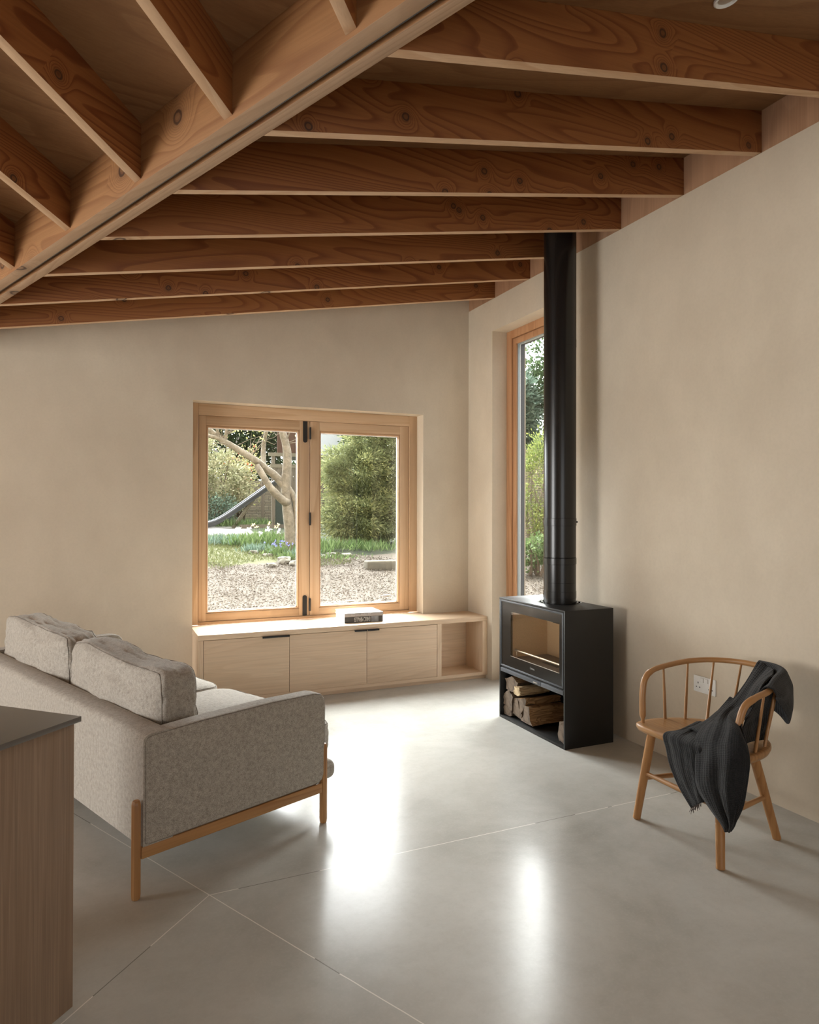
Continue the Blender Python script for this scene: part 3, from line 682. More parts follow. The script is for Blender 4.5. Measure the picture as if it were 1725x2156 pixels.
# flue
fl = thing('flue_pipe', 'tall round black flue pipe rising from the stove to the ceiling joists', 'flue', (2.890, 3.980, 0.875))
fr = 0.1105
def pipe(name, z0, z1_, r, mat='black_gloss'):
    m = MB(); m.lathe([(r - 0.003, z0), (r, z0 + 0.002), (r, z1_ - 0.002), (r - 0.003, z1_)], 64); return m.build(name, M[mat], fl)
ztop = z1(2.89) + 0.222 - 0.875
pipe('pipe_base', 0.0, 0.055, fr - 0.003)
pipe('clamp_band', 0.030, 0.080, fr + 0.002)
pipe('pipe_section', 0.0, 0.315, fr)
pipe('joint_line', 0.136, 0.140, fr + 0.0012)
pipe('clamp_band', 0.262, 0.306, fr + 0.0025)
pipe('pipe_section', 0.300, 0.545, fr)
pipe('clamp_band', 0.527, 0.580, fr + 0.0025)
m = MB(); m.tube([(0.108 * 0.86, -0.108 * 0.5, 0.553), (0.122 * 0.86, -0.122 * 0.5, 0.553)], 0.006, 10); m.build('clamp_screw', M['black_gloss'], fl)
pipe('pipe_section', 0.572, 1.775, fr)
pipe('clamp_band', 1.757, 1.812, fr + 0.0012)
pipe('pipe_section', 1.800, ztop - 0.028, fr)

# ------------------------------------------------------------------ firewood
random.seed(5)
LOGS = [
 ([(4.095, .150), (4.150, .035), (4.076, .030), (4.005, .032), (4.043, .145)], 'big split log with a grey wedge-shaped end, front of the bottom row', 0.30, 'log_split'),
 ([(4.194, .175), (4.100, .195), (4.095, .150), (4.149, .080), (4.180, .100)], 'long brown log lying on top of the big wedge log', 0.30, 'log_split'),
 ([(4.250, .165), (4.198, .172), (4.160, .085), (4.153, .034), (4.262, .055)], 'grey triangular-ended log left of the big wedge log', 0.28, 'log_bark'),
 ([(4.378, .165), (4.296, .205), (4.252, .170), (4.264, .070), (4.372, .098)], 'dark grey log at mid height against the left side', 0.27, 'log_bark'),
 ([(4.374, .088), (4.328, .086), (4.268, .046), (4.290, .022), (4.372, .022)], 'small rough log in the bottom left corner of the log store', 0.25, 'log_bark'),
 ([(4.368, .275), (4.338, .208), (4.240, .205), (4.205, .280), (4.262, .312)], 'reddish brown split log at the top left of the pile', 0.30, 'log_split'),
 ([(3.716, .090), (3.690, .150), (3.640, .165), (3.626, .070), (3.650, .024), (3.700, .030)], 'small log alone at the right of the log store', 0.20, 'log_split'),
]
def logmesh(poly, x0, ln, mb, ms, sub=7):
    # irregular prism along x with wavy sides; last material is the end grain
    P = []; n = len(poly)
    for i in range(n):
        a, b = poly[i], poly[(i + 1) % n]
        for k in range(3):
            f = k / 3; P.append((a[0] + (b[0] - a[0]) * f, a[1] + (b[1] - a[1]) * f))
    c = (sum(p[0] for p in P) / len(P), sum(p[1] for p in P) / len(P))
    b = bmesh.new(); rings = []
    for s in range(sub + 1):
        f = s / sub; r = []
        sc = 1 - 0.10 * f + 0.05 * mnoise.noise(Vector((f * 4, c[0] * 60, 0)))
        for k, p in enumerate(P):
            q = Vector((x0 + f * ln, c[0] + (p[0] - c[0]) * sc, c[1] + (p[1] - c[1]) * sc))
            j = 0.012 * (mnoise.noise(Vector((f * 3 + c[0] * 40, k * 0.9, c[1] * 30)))) + 0.005 * mnoise.noise(Vector((f * 11, k * 2.3, c[0] * 30)))
            q.y += j; q.z += abs(j) * (1 if p[1] > c[1] else 0.3)
            if s in (0, sub): q.x += 0.016 * mnoise.noise(Vector((k * 1.3, c[0] * 50, c[1] * 20)))
            r.append(b.verts.new(q))
        rings.append(r)
    m_ = len(P)
    for s in range(sub):
        for k in range(m_):
            fc = b.faces.new((rings[s][k], rings[s][(k + 1) % m_], rings[s + 1][(k + 1) % m_], rings[s + 1][k])); fc.material_index = 0 if (k // 3) % 3 == 2 else 1
    f0 = b.faces.new(rings[0][::-1]); f0.material_index = 2; f1 = b.faces.new(rings[-1]); f1.material_index = 2
    bmesh.ops.recalc_face_normals(b, faces=b.faces)
    return b
for i, (poly, lb, ln, mk) in enumerate(LOGS):
    b = logmesh(poly, 2.683 + (0.004 * (i % 3)), ln, 0, 0)
    m = MB(); me = bpy.data.meshes.new('t'); b.to_mesh(me); b.free(); m.bm.from_mesh(me); bpy.data.meshes.remove(me)
    c = (2.683, sum(p[0] for p in poly) / len(poly), min(p[1] for p in poly))
    o = m.build('firewood_log', [M['log_bark'], M[mk], M['log_end']], origin=c, ang=50)
    tag(o, 'split firewood, ' + lb, 'log', 'firewood in the stove')
# small round freshly sawn branch
m = MB(); b = bmesh.new(); P = [(math.cos(a) * 0.041, math.sin(a) * 0.038) for a in [2 * math.pi * k / 14 for k in range(14)]]
poly = [(4.172 + p[0], 0.236 + p[1] * (1.0 if p[1] < 0 else 0.75)) for p in P]
b = logmesh(poly[::3] if False else poly, 2.668, 0.26, 0, 0); me = bpy.data.meshes.new('t'); b.to_mesh(me); b.free(); m.bm.from_mesh(me)
o = m.build('firewood_log', [M['log_pale'], M['log_pale'], M['log_fresh']], origin=(2.668, 4.172, 0.2), ang=50)
tag(o, 'small log with a round pale freshly sawn end, on top of the firewood pile', 'log', 'firewood in the stove')

# ------------------------------------------------------------------ wall socket
so = thing('wall_socket', 'white double wall socket on the right wall behind the chair', 'socket', (X0, 2.966, 0.505))
m = MB(); m.box(-0.007, 0, -0.079, 0.079, -0.0465, 0.0465, bev=0.002); m.build('faceplate', M['white'], so)
for s in (1, -1):
    sw = MB().box(-0.012, -0.006, s * 0.016 - 0.012, s * 0.016 + 0.012, 0.014, 0.038, bev=0.0015).build('rocker_switch', M['white'], so)
for s in (1, -1):
    c = s * 0.045
    m = MB(); m.box(-0.0074, -0.0066, c - 0.003, c + 0.003, 0.002, 0.012); m.box(-0.0074, -0.0066, c - 0.016, c - 0.008, -0.020, -0.015); m.box(-0.0074, -0.0066, c + 0.008, c + 0.016, -0.020, -0.015)
    m.build('pin_holes', M['hole'], so)

# ------------------------------------------------------------------ chair
ch = thing('spindle_chair', 'oak spindle-back armchair with a bent hoop rail, dark throw over its right side', 'chair', (2.62, 2.42, 0))
def loc(p): return (p[0] - 2.62, p[1] - 2.42, p[2])
# seat: saddled board from an outline
OUT = [(2.405, 2.42), (2.405, 2.55), (2.408, 2.66), (2.428, 2.712), (2.475, 2.728), (2.56, 2.728), (2.66, 2.70), (2.76, 2.635), (2.825, 2.545), (2.845, 2.43), (2.832, 2.32), (2.785, 2.235), (2.70, 2.172), (2.60, 2.137), (2.50, 2.125), (2.435, 2.135), (2.41, 2.185), (2.405, 2.29)]
cp = catmull([(x, y, 0) for x, y in OUT + [OUT[0]]], 4)[:-1]
b = bmesh.new(); c0 = Vector((2.62, 2.43, 0)); rings = []
prof = [(0.90, 0.417), (0.975, 0.424), (1.0, 0.438), (0.995, 0.449), (0.975, 0.4545), (0.90, 0.4545), (0.72, 0.450), (0.5, 0.4465), (0.25, 0.445)]
for sc, z in prof:
    rings.append([b.verts.new(loc((c0.x + (p.x - c0.x) * sc, c0.y + (p.y - c0.y) * sc, z))) for p in cp])
n = len(cp)
for i in range(len(prof) - 1):
    for k in range(n): b.faces.new((rings[i][k], rings[i][(k + 1) % n], rings[i + 1][(k + 1) % n], rings[i + 1][k]))
b.faces.new(rings[0][::-1]); b.faces.new(rings[-1]); bmesh.ops.recalc_face_normals(b, faces=b.faces)
m = MB(); m._merge(b)
m.build('seat', M['chair_h'], ch, ang=60)
def leg(name, top, bot, r0, r1, par, mat):
    T, B = Vector(loc(top)), Vector(loc(bot)); m = MB()
    pts = [T.lerp(B, f) for f in (0, 0.3, 0.6, 0.9, 0.992, 1.0)]
    m.tube(pts, [r0, r0 * 1.02, (r0 + r1) / 2, r1, r1, r1 * 0.85], 20); return m.build(name, mat, par)
LT = {'fl': ((2.452, 2.628, 0.425), (2.392, 2.668, 0)), 'fr': ((2.445, 2.215, 0.425), (2.375, 2.147, 0)), 'br': ((2.70, 2.265, 0.425), (2.835, 2.243, 0)), 'bl': ((2.72, 2.56, 0.425), (2.845, 2.60, 0))}
for k, (t, b_) in LT.items(): leg('leg', t, b_, 0.021, 0.0185, ch, M['chair_v'])
def onleg(k, z):
    t, b_ = Vector(LT[k][0]), Vector(LT[k][1]); f = (t.z - z) / (t.z - b_.z); return t.lerp(b_, f)
m = MB(); m.tube([loc(onleg('fl', 0.226)), loc(onleg('fl', 0.226).lerp(onleg('fr', 0.235), .5)), loc(onleg('fr', 0.235))], [0.010, 0.0125, 0.010], 14); m.build('stretcher', M['chair_rim'], ch)
for a, c in (('fl', 'bl'), ('fr', 'br')):
    m = MB(); m.tube([loc(onleg(a, 0.20)), loc(onleg(a, 0.20).lerp(onleg(c, 0.20), .5)), loc(onleg(c, 0.20))], [0.010, 0.0125, 0.010], 14); m.build('stretcher', M['chair_rim'], ch)
ma, mb_ = onleg('fl', .2).lerp(onleg('bl', .2), .6), onleg('fr', .2).lerp(onleg('br', .2), .6)
m = MB(); m.tube([loc(ma), loc(mb_)], [0.0105, 0.0105], 14); m.build('stretcher', M['chair_rim'], ch)
BOW = [(2.452, 2.690, .452), (2.454, 2.694, .52), (2.460, 2.700, .60), (2.480, 2.706, .665), (2.535, 2.714, .700), (2.64, 2.722, .715), (2.78, 2.715, .727), (2.885, 2.655, .736), (2.945, 2.55, .741), (2.962, 2.44, .742), (2.947, 2.335, .740), (2.888, 2.268, .735), (2.80, 2.215, .727), (2.68, 2.158, .714), (2.565, 2.135, .700), (2.505, 2.138, .668), (2.478, 2.142, .60), (2.468, 2.146, .52), (2.462, 2.150, .452)]
bw = catmull(BOW, 5); nb = len(bw)
rad = []
for i in range(nb):
    f = min(i, nb - 1 - i) / 12.0
    rad.append(0.0085 if f < 0.20 else (0.0155 if f < 1.6 else 0.0135))
m = MB(); m.tube([loc(p) for p in bw], rad, 14); m.build('bow_rail', M['chair_rim'], ch, ang=60)
def bow_at(f): return bw[int(f * (nb - 1))]
SP = [((2.604, 2.698, .452), (2.615, 2.721, .711)), ((2.694, 2.655, .452), (2.775, 2.716, .726)), ((2.767, 2.585, .452), (2.888, 2.652, .735)), ((2.805, 2.48, .452), (2.950, 2.535, .740)), ((2.812, 2.36, .452), (2.955, 2.385, .740)), ((2.765, 2.25, .452), (2.885, 2.266, .734)), ((2.700, 2.200, .452), (2.785, 2.207, .726)), ((2.600, 2.165, .452), (2.625, 2.140, .706))]
for a, b_ in SP:
    A, B = Vector(loc(a)), Vector(loc(b_)); m = MB(); m.tube([A.lerp(B, f) for f in (0, .25, .5, .75, 1)], [.0075, .0078, .0068, .0058, .0050], 12); m.build('spindle', M['chair_rim'], ch)

# ------------------------------------------------------------------ throw
LEFT = [
   [(2.666, 2.552, 0.472), (2.695, 2.514, 0.475), (2.711, 2.466, 0.475), (2.725, 2.428, 0.475)],
   [(2.475, 2.471, 0.478), (2.517, 2.446, 0.48), (2.535, 2.393, 0.48), (2.558, 2.346, 0.48)],
   [(2.41, 2.503, 0.459), (2.4, 2.416, 0.469), (2.4, 2.34, 0.472), (2.4, 2.265, 0.474)],
   [(2.395, 2.475, 0.403), (2.38, 2.382, 0.419), (2.375, 2.308, 0.427), (2.385, 2.238, 0.431)],
   [(2.385, 2.439, 0.329), (2.37, 2.352, 0.35), (2.36, 2.28, 0.365), (2.38, 2.22, 0.369)],
   [(2.38, 2.388, 0.261), (2.37, 2.317, 0.278), (2.36, 2.253, 0.299), (2.38, 2.208, 0.3)],
   [(2.375, 2.308, 0.193), (2.367, 2.271, 0.219), (2.36, 2.233, 0.249), (2.375, 2.19, 0.267)]]
RIGHT = [
   [(2.957, 2.445, 0.760), (2.945, 2.40, 0.758), (2.90, 2.31, 0.755), (2.80, 2.25, 0.745)],
   [(2.87, 2.432, 0.675), (2.82, 2.37, 0.690), (2.76, 2.29, 0.705), (2.685, 2.20, 0.722)],
   [(2.72, 2.385, 0.611), (2.68, 2.325, 0.625), (2.63, 2.25, 0.635), (2.585, 2.175, 0.635)],
   [(2.58, 2.352, 0.562), (2.55, 2.285, 0.59), (2.52, 2.22, 0.606), (2.47, 2.123, 0.603)],
   [(2.5, 2.37, 0.523), (2.45, 2.228, 0.559), (2.42, 2.113, 0.592), (2.42, 2.05, 0.542)],
   [(2.42, 2.341, 0.474), (2.4, 2.213, 0.505), (2.38, 2.085, 0.533), (2.4, 2.022, 0.496)],
   [(2.375, 2.305, 0.407), (2.35, 2.167, 0.45), (2.35, 2.059, 0.476), (2.38, 2.009, 0.446)],
   [(2.36, 2.277, 0.315), (2.34, 2.158, 0.361), (2.34, 2.062, 0.386), (2.375, 2.016, 0.383)],
   [(2.355, 2.21, 0.259), (2.335, 2.129, 0.293), (2.34, 2.062, 0.314), (2.365, 2.026, 0.309)],
   [(2.35, 2.123, 0.205), (2.34, 2.085, 0.222), (2.34, 2.06, 0.238), (2.355, 2.052, 0.246)],
   [(2.35, 2.102, 0.184), (2.345, 2.088, 0.187), (2.345, 2.076, 0.194), (2.35, 2.068, 0.204)]]
OUTER = [
   [(2.90, 2.46, .61), (2.932, 2.452, .70), (2.958, 2.448, .758), (2.978, 2.45, .755), (2.992, 2.456, .70), (3.002, 2.462, .62), (3.004, 2.462, .555)],
   [(2.88, 2.40, .62), (2.922, 2.385, .715), (2.950, 2.375, .764), (2.975, 2.370, .760), (2.998, 2.370, .70), (3.012, 2.375, .60), (3.020, 2.385, .515)],
   [(2.86, 2.33, .62), (2.885, 2.305, .71), (2.905, 2.285, .761), (2.928, 2.268, .757), (2.955, 2.262, .69), (2.990, 2.290, .58), (3.018, 2.335, .480)],
   [(2.79, 2.29, .62), (2.802, 2.262, .70), (2.815, 2.238, .753), (2.833, 2.212, .748), (2.862, 2.205, .69), (2.915, 2.225, .60), (2.985, 2.300, .505)],
   [(2.72, 2.25, .63), (2.725, 2.222, .69), (2.728, 2.195, .742), (2.738, 2.165, .739), (2.760, 2.150, .69), (2.800, 2.180, .65), (2.850, 2.225, .60)],
   [(2.65, 2.21, .66), (2.655, 2.185, .70), (2.655, 2.160, .733), (2.665, 2.132, .729), (2.680, 2.128, .705), (2.700, 2.140, .690), (2.73, 2.165, .68)]]
INNER = [
   [(2.92, 2.45, .72), (2.90, 2.36, .71), (2.84, 2.27, .70), (2.72, 2.21, .69), (2.60, 2.19, .66)],
   [(2.87, 2.43, .60), (2.86, 2.34, .61), (2.82, 2.27, .60), (2.70, 2.23, .60), (2.59, 2.21, .59)],
   [(2.84, 2.38, .53), (2.83, 2.31, .53), (2.79, 2.25, .53), (2.69, 2.235, .53), (2.57, 2.21, .53)],
   [(2.76, 2.34, .475), (2.77, 2.28, .472), (2.74, 2.235, .472), (2.66, 2.225, .474), (2.55, 2.20, .476)]]
FRONTFOLD = [
   [(2.74, 2.42, 0.62), (2.73, 2.37, 0.615), (2.72, 2.33, 0.61)],
   [(2.66, 2.44, 0.54), (2.63, 2.38, 0.57), (2.60, 2.32, 0.575)],
   [(2.60, 2.47, 0.485), (2.56, 2.41, 0.52), (2.53, 2.34, 0.545)],
   [(2.55, 2.50, 0.470), (2.50, 2.44, 0.490), (2.47, 2.36, 0.50)]]
def sheet(bm, ctrl, nu, nv, amp, seed, fold=(22, 9)):
    rows = [catmull(r, nv) for r in ctrl]; cols = list(zip(*rows)); grid = [catmull(c, nu) for c in cols]  # grid[v][u]
    uvl = bm.loops.layers.uv.verify()
    nV, nU = len(grid), len(grid[0]); V = []
    su = sum((grid[0][k + 1] - grid[0][k]).length for k in range(nU - 1)); sv = max((grid[-1][k] - grid[0][k]).length for k in range(nU))
    for a in range(nV):
        r = []
        for k in range(nU):
            p = grid[a][k]
            d1 = grid[min(a + 1, nV - 1)][k] - grid[max(a - 1, 0)][k]; d2 = grid[a][min(k + 1, nU - 1)] - grid[a][max(k - 1, 0)]
            nn = d1.cross(d2); nn = nn.normalized() if nn.length > 1e-9 else Vector((0, 0, 1))
            q = p + nn * amp * (mnoise.noise(Vector((a / nV * 5 + seed, k / nU * 1.6, seed))) * 0.7 + 0.5 * mnoise.noise(Vector((a / nV * 11 + seed, k / nU * 5, seed + 4))))
            r.append((bm.verts.new(q), a / (nV - 1) * sv, k / (nU - 1) * su))
        V.append(r)
    for a in range(nV - 1):
        for k in range(nU - 1):
            q = (V[a][k], V[a + 1][k], V[a + 1][k + 1], V[a][k + 1]); f = bm.faces.new([x[0] for x in q]); f.smooth = True
            for lp, x in zip(f.loops, q): lp[uvl].uv = (x[1], x[2])
bm = bmesh.new()
sheet(bm, LEFT, 7, 9, 0.010, 1.0); sheet(bm, RIGHT, 7, 9, 0.022, 7.3); sheet(bm, OUTER, 6, 8, 0.008, 3.1); sheet(bm, INNER, 8, 8, 0.014, 9.1); sheet(bm, FRONTFOLD, 8, 8, 0.010, 12.1)
bmesh.ops.translate(bm, verts=bm.verts, vec=(-2.40, -2.25, -0.19))
me = bpy.data.meshes.new('throw'); bm.to_mesh(me); bm.free(); me.materials.append(M['throw'])
throw = bpy.data.objects.new('throw_blanket', me); COL.objects.link(throw); throw.location = (2.40, 2.25, 0.19)
sm = throw.modifiers.new('s', 'SOLIDIFY'); sm.thickness = 0.006; sm.offset = 0
sm = throw.modifiers.new('ss', 'SUBSURF'); sm.levels = 1; sm.render_levels = 1
tag(throw, 'charcoal crinkled cotton throw draped over the back and seat of the oak chair', 'throw')
m = MB(); random.seed(3)
for k in range(26):
    f = k / 25; a = Vector((2.374, 2.305, 0.196)).lerp(Vector((2.360, 2.236, 0.250)), f) - Vector((2.40, 2.25, 0.19))
    e = a + Vector((random.uniform(-.012, .004), random.uniform(-.006, .012), -random.uniform(.014, .028)))
    m.tube([a, a.lerp(e, .5) + Vector((random.uniform(-.003, .003), 0, 0)), e], [.0012, .0012, .0006], 5)
m.build('fringe', fabric('fringe_thread', (0.05, 0.04, 0.038), (0.13, 0.105, 0.095)), throw)

# ------------------------------------------------------------------ sofa
SA = math.atan2(0.382, 0.924)
sofa = thing('sofa', 'oatmeal wool two-seat sofa on an oak frame, its back to the camera', 'sofa', (0.924 * 1.235 - 0.382 * 2.625, 0.382 * 1.235 + 0.924 * 2.625, 0), SA)
SLN = 2.285
def soft_box(m, x0, x1, y0, y1, z0, z1_, bev=0.03, seg=4, n=6): m.box(x0, x1, y0, y1, z0, z1_, bev=bev, seg=seg); return m
# back: slightly leaning slab with soft top
def back_panel():
    m = MB()
    pr = [(0.0, 0.192), (0.0, 0.60), (0.006, 0.618), (0.022, 0.628), (0.10, 0.632), (0.118, 0.622), (0.125, 0.60), (0.125, 0.20), (0.115, 0.188), (0.012, 0.186)]
    b = bmesh.new(); rings = []
    for k in range(25):
        y = -0.017 + (SLN + 0.034) * k / 24
        zb = 0
        rings.append([b.verts.new((x, y, z)) for x, z in pr])
    n = len(pr)
    for i in range(24):
        for k in range(n): b.faces.new((rings[i][k], rings[i][(k + 1) % n], rings[i + 1][(k + 1) % n], rings[i + 1][k]))
    b.faces.new(rings[0][::-1]); b.faces.new(rings[-1]); bmesh.ops.recalc_face_normals(b, faces=b.faces); m._merge(b)
    return m
back_panel().build('backrest', M['sofa'], sofa, ang=50)
def arm(y0, y1):
    pr = [(0.004, 0.205), (0.004, 0.600), (0.012, 0.617), (0.03, 0.624), (0.25, 0.635), (0.6, 0.640), (0.84, 0.634), (0.880, 0.624), (0.900, 0.600), (0.906, 0.56), (0.900, 0.24), (0.887, 0.212), (0.86, 0.200), (0.02, 0.198)]
    m = MB(); m.prism(pr, y0, y1, axis=1); bm = m.bm
    ed = [e for e in bm.edges if abs(e.verts[0].co.y - e.verts[1].co.y) < 1e-6]
    bmesh.ops.bevel(bm, geom=ed, offset=0.012, segments=4, profile=0.5, affect='EDGES')
    a = m.build('armrest', M['sofa'], sofa, ang=50)
    for yy in (y0, y1):
        mm = MB(); sg = 0.0035 if yy == y0 else -0.0035
        pts = [(x + (0.0045 if x < .4 else -0.0045), yy + sg, z + (-0.0035 if z > .4 else 0.004)) for x, z in pr]
        mm.tube(pts + [pts[0]], 0.0016, 6, cap=False); mm.build('arm_piping', M['seam'], a)
arm(-0.020, 0.072); arm(SLN - 0.072, SLN + 0.020)
m = MB(); m.box(0.10, 1.060, 0.075, SLN - 0.075, 0.150, 0.245, bev=0.038, seg=6); m.build('seat_platform', M['sofa'], sofa, ang=60)
def cushion(name, x0, x1, y0, y1, z0, z1_, n=22, p=7.0, puff=0.12, seed=0.0, wr=0.006, lean=0.0, slump=0.0):
    cx, cy, cz = (x0 + x1) / 2, (y0 + y1) / 2, (z0 + z1_) / 2; hx, hy, hz = (x1 - x0) / 2, (y1 - y0) / 2, (z1_ - z0) / 2
    thin = min(hx, hy, hz); ax = 0 if thin == hx else 2; o1, o2 = (1, 2) if ax == 0 else (0, 1)
    def shape(raw):
        q = Vector(raw); d0 = q.normalized()
        q /= (abs(q.x) ** p + abs(q.y) ** p + abs(q.z) ** p) ** (1 / p)
        bul = (1 - min(1, abs(q[o1])) ** 2.4) * (1 - min(1, abs(q[o2])) ** 2.4)
        q[ax] *= 0.80 + puff * 2 * bul
        w1 = mnoise.noise(Vector((q.x * 2.2 + seed, q.y * 2.6, q.z * 2.2))) + 0.5 * mnoise.noise(Vector((q.x * 6 + seed, q.y * 7, q.z * 6)))
        w1 += 0.45 * mnoise.noise(Vector((q.x * 3 + seed, q.y * 14, q.z * 3 + seed)))
        P = Vector((q.x * hx, q.y * hy, q.z * hz)); P += d0 * w1 * wr
        if ax == 0:
            f = (P.z + hz) / (2 * hz); P.x += lean * f
            P.z -= slump * max(0, f) ** 2 * (0.5 + 0.5 * math.cos(q.y * 3.0 + seed))
        return P + Vector((cx, cy, cz))
    b = bmesh.new(); bmesh.ops.create_cube(b, size=2); bmesh.ops.subdivide_edges(b, edges=list(b.edges), cuts=n, use_grid_fill=True)
    for v in b.verts: v.co = shape(v.co)
    m = MB(); m._merge(b); o = m.build(name, M['sofa'], sofa, ang=80)
    mm = MB()
    for sgn in (-1, 1):
        pts = []
        for a0, a1 in (((-1, -1), (1, -1)), ((1, -1), (1, 1)), ((1, 1), (-1, 1)), ((-1, 1), (-1, -1))):
            for k in range(20):
                f = k / 20; r = [0, 0, 0]; r[o1] = a0[0] + (a1[0] - a0[0]) * f; r[o2] = a0[1] + (a1[1] - a0[1]) * f; r[ax] = sgn * 0.86
                pts.append(shape(r))
        mm.tube(pts + [pts[0]], 0.0024, 6, cap=False)
    mm.build('cushion_piping', M['seam'], o)
    return o
mid = SLN / 2
cushion('seat_cushion', 0.12, 1.072, 0.078, mid - 0.002, 0.262, 0.455, puff=0.13, seed=2.0, wr=0.010, p=9)
cushion('seat_cushion', 0.12, 1.072, mid + 0.002, SLN - 0.078, 0.262, 0.455, puff=0.13, seed=5.0, wr=0.010, p=9)
cushion('back_cushion', 0.118, 0.350, 0.108, 1.105, 0.440, 0.850, puff=0.13, seed=1.2, wr=0.016, lean=-0.015, slump=0.03, p=8)
cushion('back_cushion', 0.118, 0.345, 1.125, SLN - 0.10, 0.440, 0.865, puff=0.13, seed=8.2, wr=0.018, lean=-0.01, slump=0.02, p=8)
# oak frame
def sleg(x, y, name='leg'):
    m = MB(); pr = [(0.0135, 0.0), (0.0165, 0.004), (0.0185, 0.02), (0.0185, 0.362), (0.0165, 0.374), (0.0125, 0.380)]
    m.lathe(pr, 8, (x, y)); return m.build(name, M['oak_leg'], sofa, ang=25)
for x in (-0.0225, 0.903):
    for y in (-0.005, SLN + 0.005): sleg(x, y)
for y0 in (-0.018, SLN - 0.018): bx('side_rail', M['oak_rail'], sofa, -0.006, 0.887, y0, y0 + 0.036, 0.151, 0.197, bev=0.003)

# ------------------------------------------------------------------ kitchen island
IA = math.atan2(-0.725, -0.688)     # local x runs along the visible face, local y away from it
isl = thing('island_unit', 'brown oak veneered kitchen island at the left edge of the photo', 'kitchen island', (-0.079, 2.34, 0), IA)
bx('side_panel', M['island_oak'], isl, 0.0, 2.2, -0.019, 0.0, 0.0, 0.857, bev=0.0008)
bx('end_panel', M['island_oak'], isl, 0.0, 0.019, -0.90, -0.0195, 0.0, 0.857, bev=0.0008)
bx('carcass', M['island_oak'], isl, 0.0195, 2.19, -0.89, -0.0195, 0.0, 0.855)
wt = thing('island_worktop', 'thin brown-grey stone worktop on top of the kitchen island', 'worktop', (-0.079, 2.34, 0.8575), IA)
bx('slab', M['worktop'], wt, -0.014, 2.21, -0.92, 0.014, 0.0, 0.0165, bev=0.0012)

# ------------------------------------------------------------------ garden
def zg(y, x=2.0):
    pts = [(6.0, .05), (7.5, .12), (9.0, .21), (11.2, .49), (13.2, .73), (16, .87), (19.5, 1.03), (24, 1.2), (40, 1.5)]
    if y <= pts[0][0]: return pts[0][1]
    for (a, b), (c, d) in zip(pts, pts[1:]):
        if y <= c: return b + (d - b) * (y - a) / (c - a)
    return pts[-1][1]
b = bmesh.new(); nx, ny = 90, 90; V = []
for j in range(ny + 1):
    y = 6.16 + 26 * (j / ny) ** 1.4; r = []
    for i in range(nx + 1):
        x = -12 + 36 * i / nx
        r.append(b.verts.new((x, y, zg(y) + 0.035 * mnoise.noise(Vector((x * 1.3, y * 1.3, 0))) + 0.015 * mnoise.noise(Vector((x * 5, y * 5, 0))))))
    V.append(r)
for j in range(ny):
    for i in range(nx): b.faces.new((V[j][i], V[j][i + 1], V[j + 1][i + 1], V[j + 1][i]))
m = MB(); m._merge(b); struct(m.build('garden_ground', M['ground']))
m = MB(); m.box(3.53, 24, -4.2, 6.3, -0.1, 0.06); struct(m.build('garden_ground_side', M['ground']))

rs = np.random.RandomState(4)
def blades(name, pos, ln, wd, mat, parent=None, up=0.0, origin=None, quad=False, dirs=None, seed=0):
    """many small leaf faces: rhombus-shaped, at positions pos with random tilt"""
    r = np.random.RandomState(seed + len(pos)); n = len(pos)
    d = r.normal(size=(n, 3)) if dirs is None else dirs + r.normal(size=(n, 3)) * 0.45
    d[:, 2] += up; d /= np.linalg.norm(d, axis=1)[:, None]
    s = np.cross(d, r.normal(size=(n, 3))); s /= np.linalg.norm(s, axis=1)[:, None]
    L_ = ln * r.uniform(0.6, 1.3, (n, 1)); W = wd * r.uniform(0.7, 1.3, (n, 1))
    o = np.zeros(3) if origin is None else np.array(origin)
    p = pos - o
    v = np.stack([p, p + d * L_ * .5 + s * W * .5, p + d * L_, p + d * L_ * .5 - s * W * .5], 1).reshape(-1, 3)
    me = bpy.data.meshes.new(name); me.vertices.add(n * 4); me.vertices.foreach_set('co', v.ravel().astype(np.float32))
    me.loops.add(n * 4); me.loops.foreach_set('vertex_index', np.arange(n * 4, dtype=np.int32))
    me.polygons.add(n); me.polygons.foreach_set('loop_start', np.arange(0, n * 4, 4, dtype=np.int32)); me.polygons.foreach_set('loop_total', np.full(n, 4, dtype=np.int32))
    me.update(); me.validate(); me.materials.append(mat)
    ob = bpy.data.objects.new(name, me); COL.objects.link(ob)
    if parent is not None: ob.parent = parent
    elif origin is not None: ob.location = origin
    return ob
def clumps(c, rad, ncl, nper, csz, seed=0, shell=0.55, squash=(1, 1, 1)):
    """points gathered in soft clumps inside an ellipsoid"""
    r = np.random.RandomState(seed); out = []; ds = []
    c = np.array(c, float); rad = np.array(rad, float)
    for k in range(ncl):
        u = r.normal(size=3); u /= np.linalg.norm(u); f = shell + (1 - shell) * r.rand()
        cc = c + u * rad * f
        q = r.normal(size=(nper, 3)) * csz * np.array(squash); out.append(cc + q); ds.append(np.tile(u, (nper, 1)) * 0.8 + q / csz * 0.3)
    return np.concatenate(out), np.concatenate(ds)
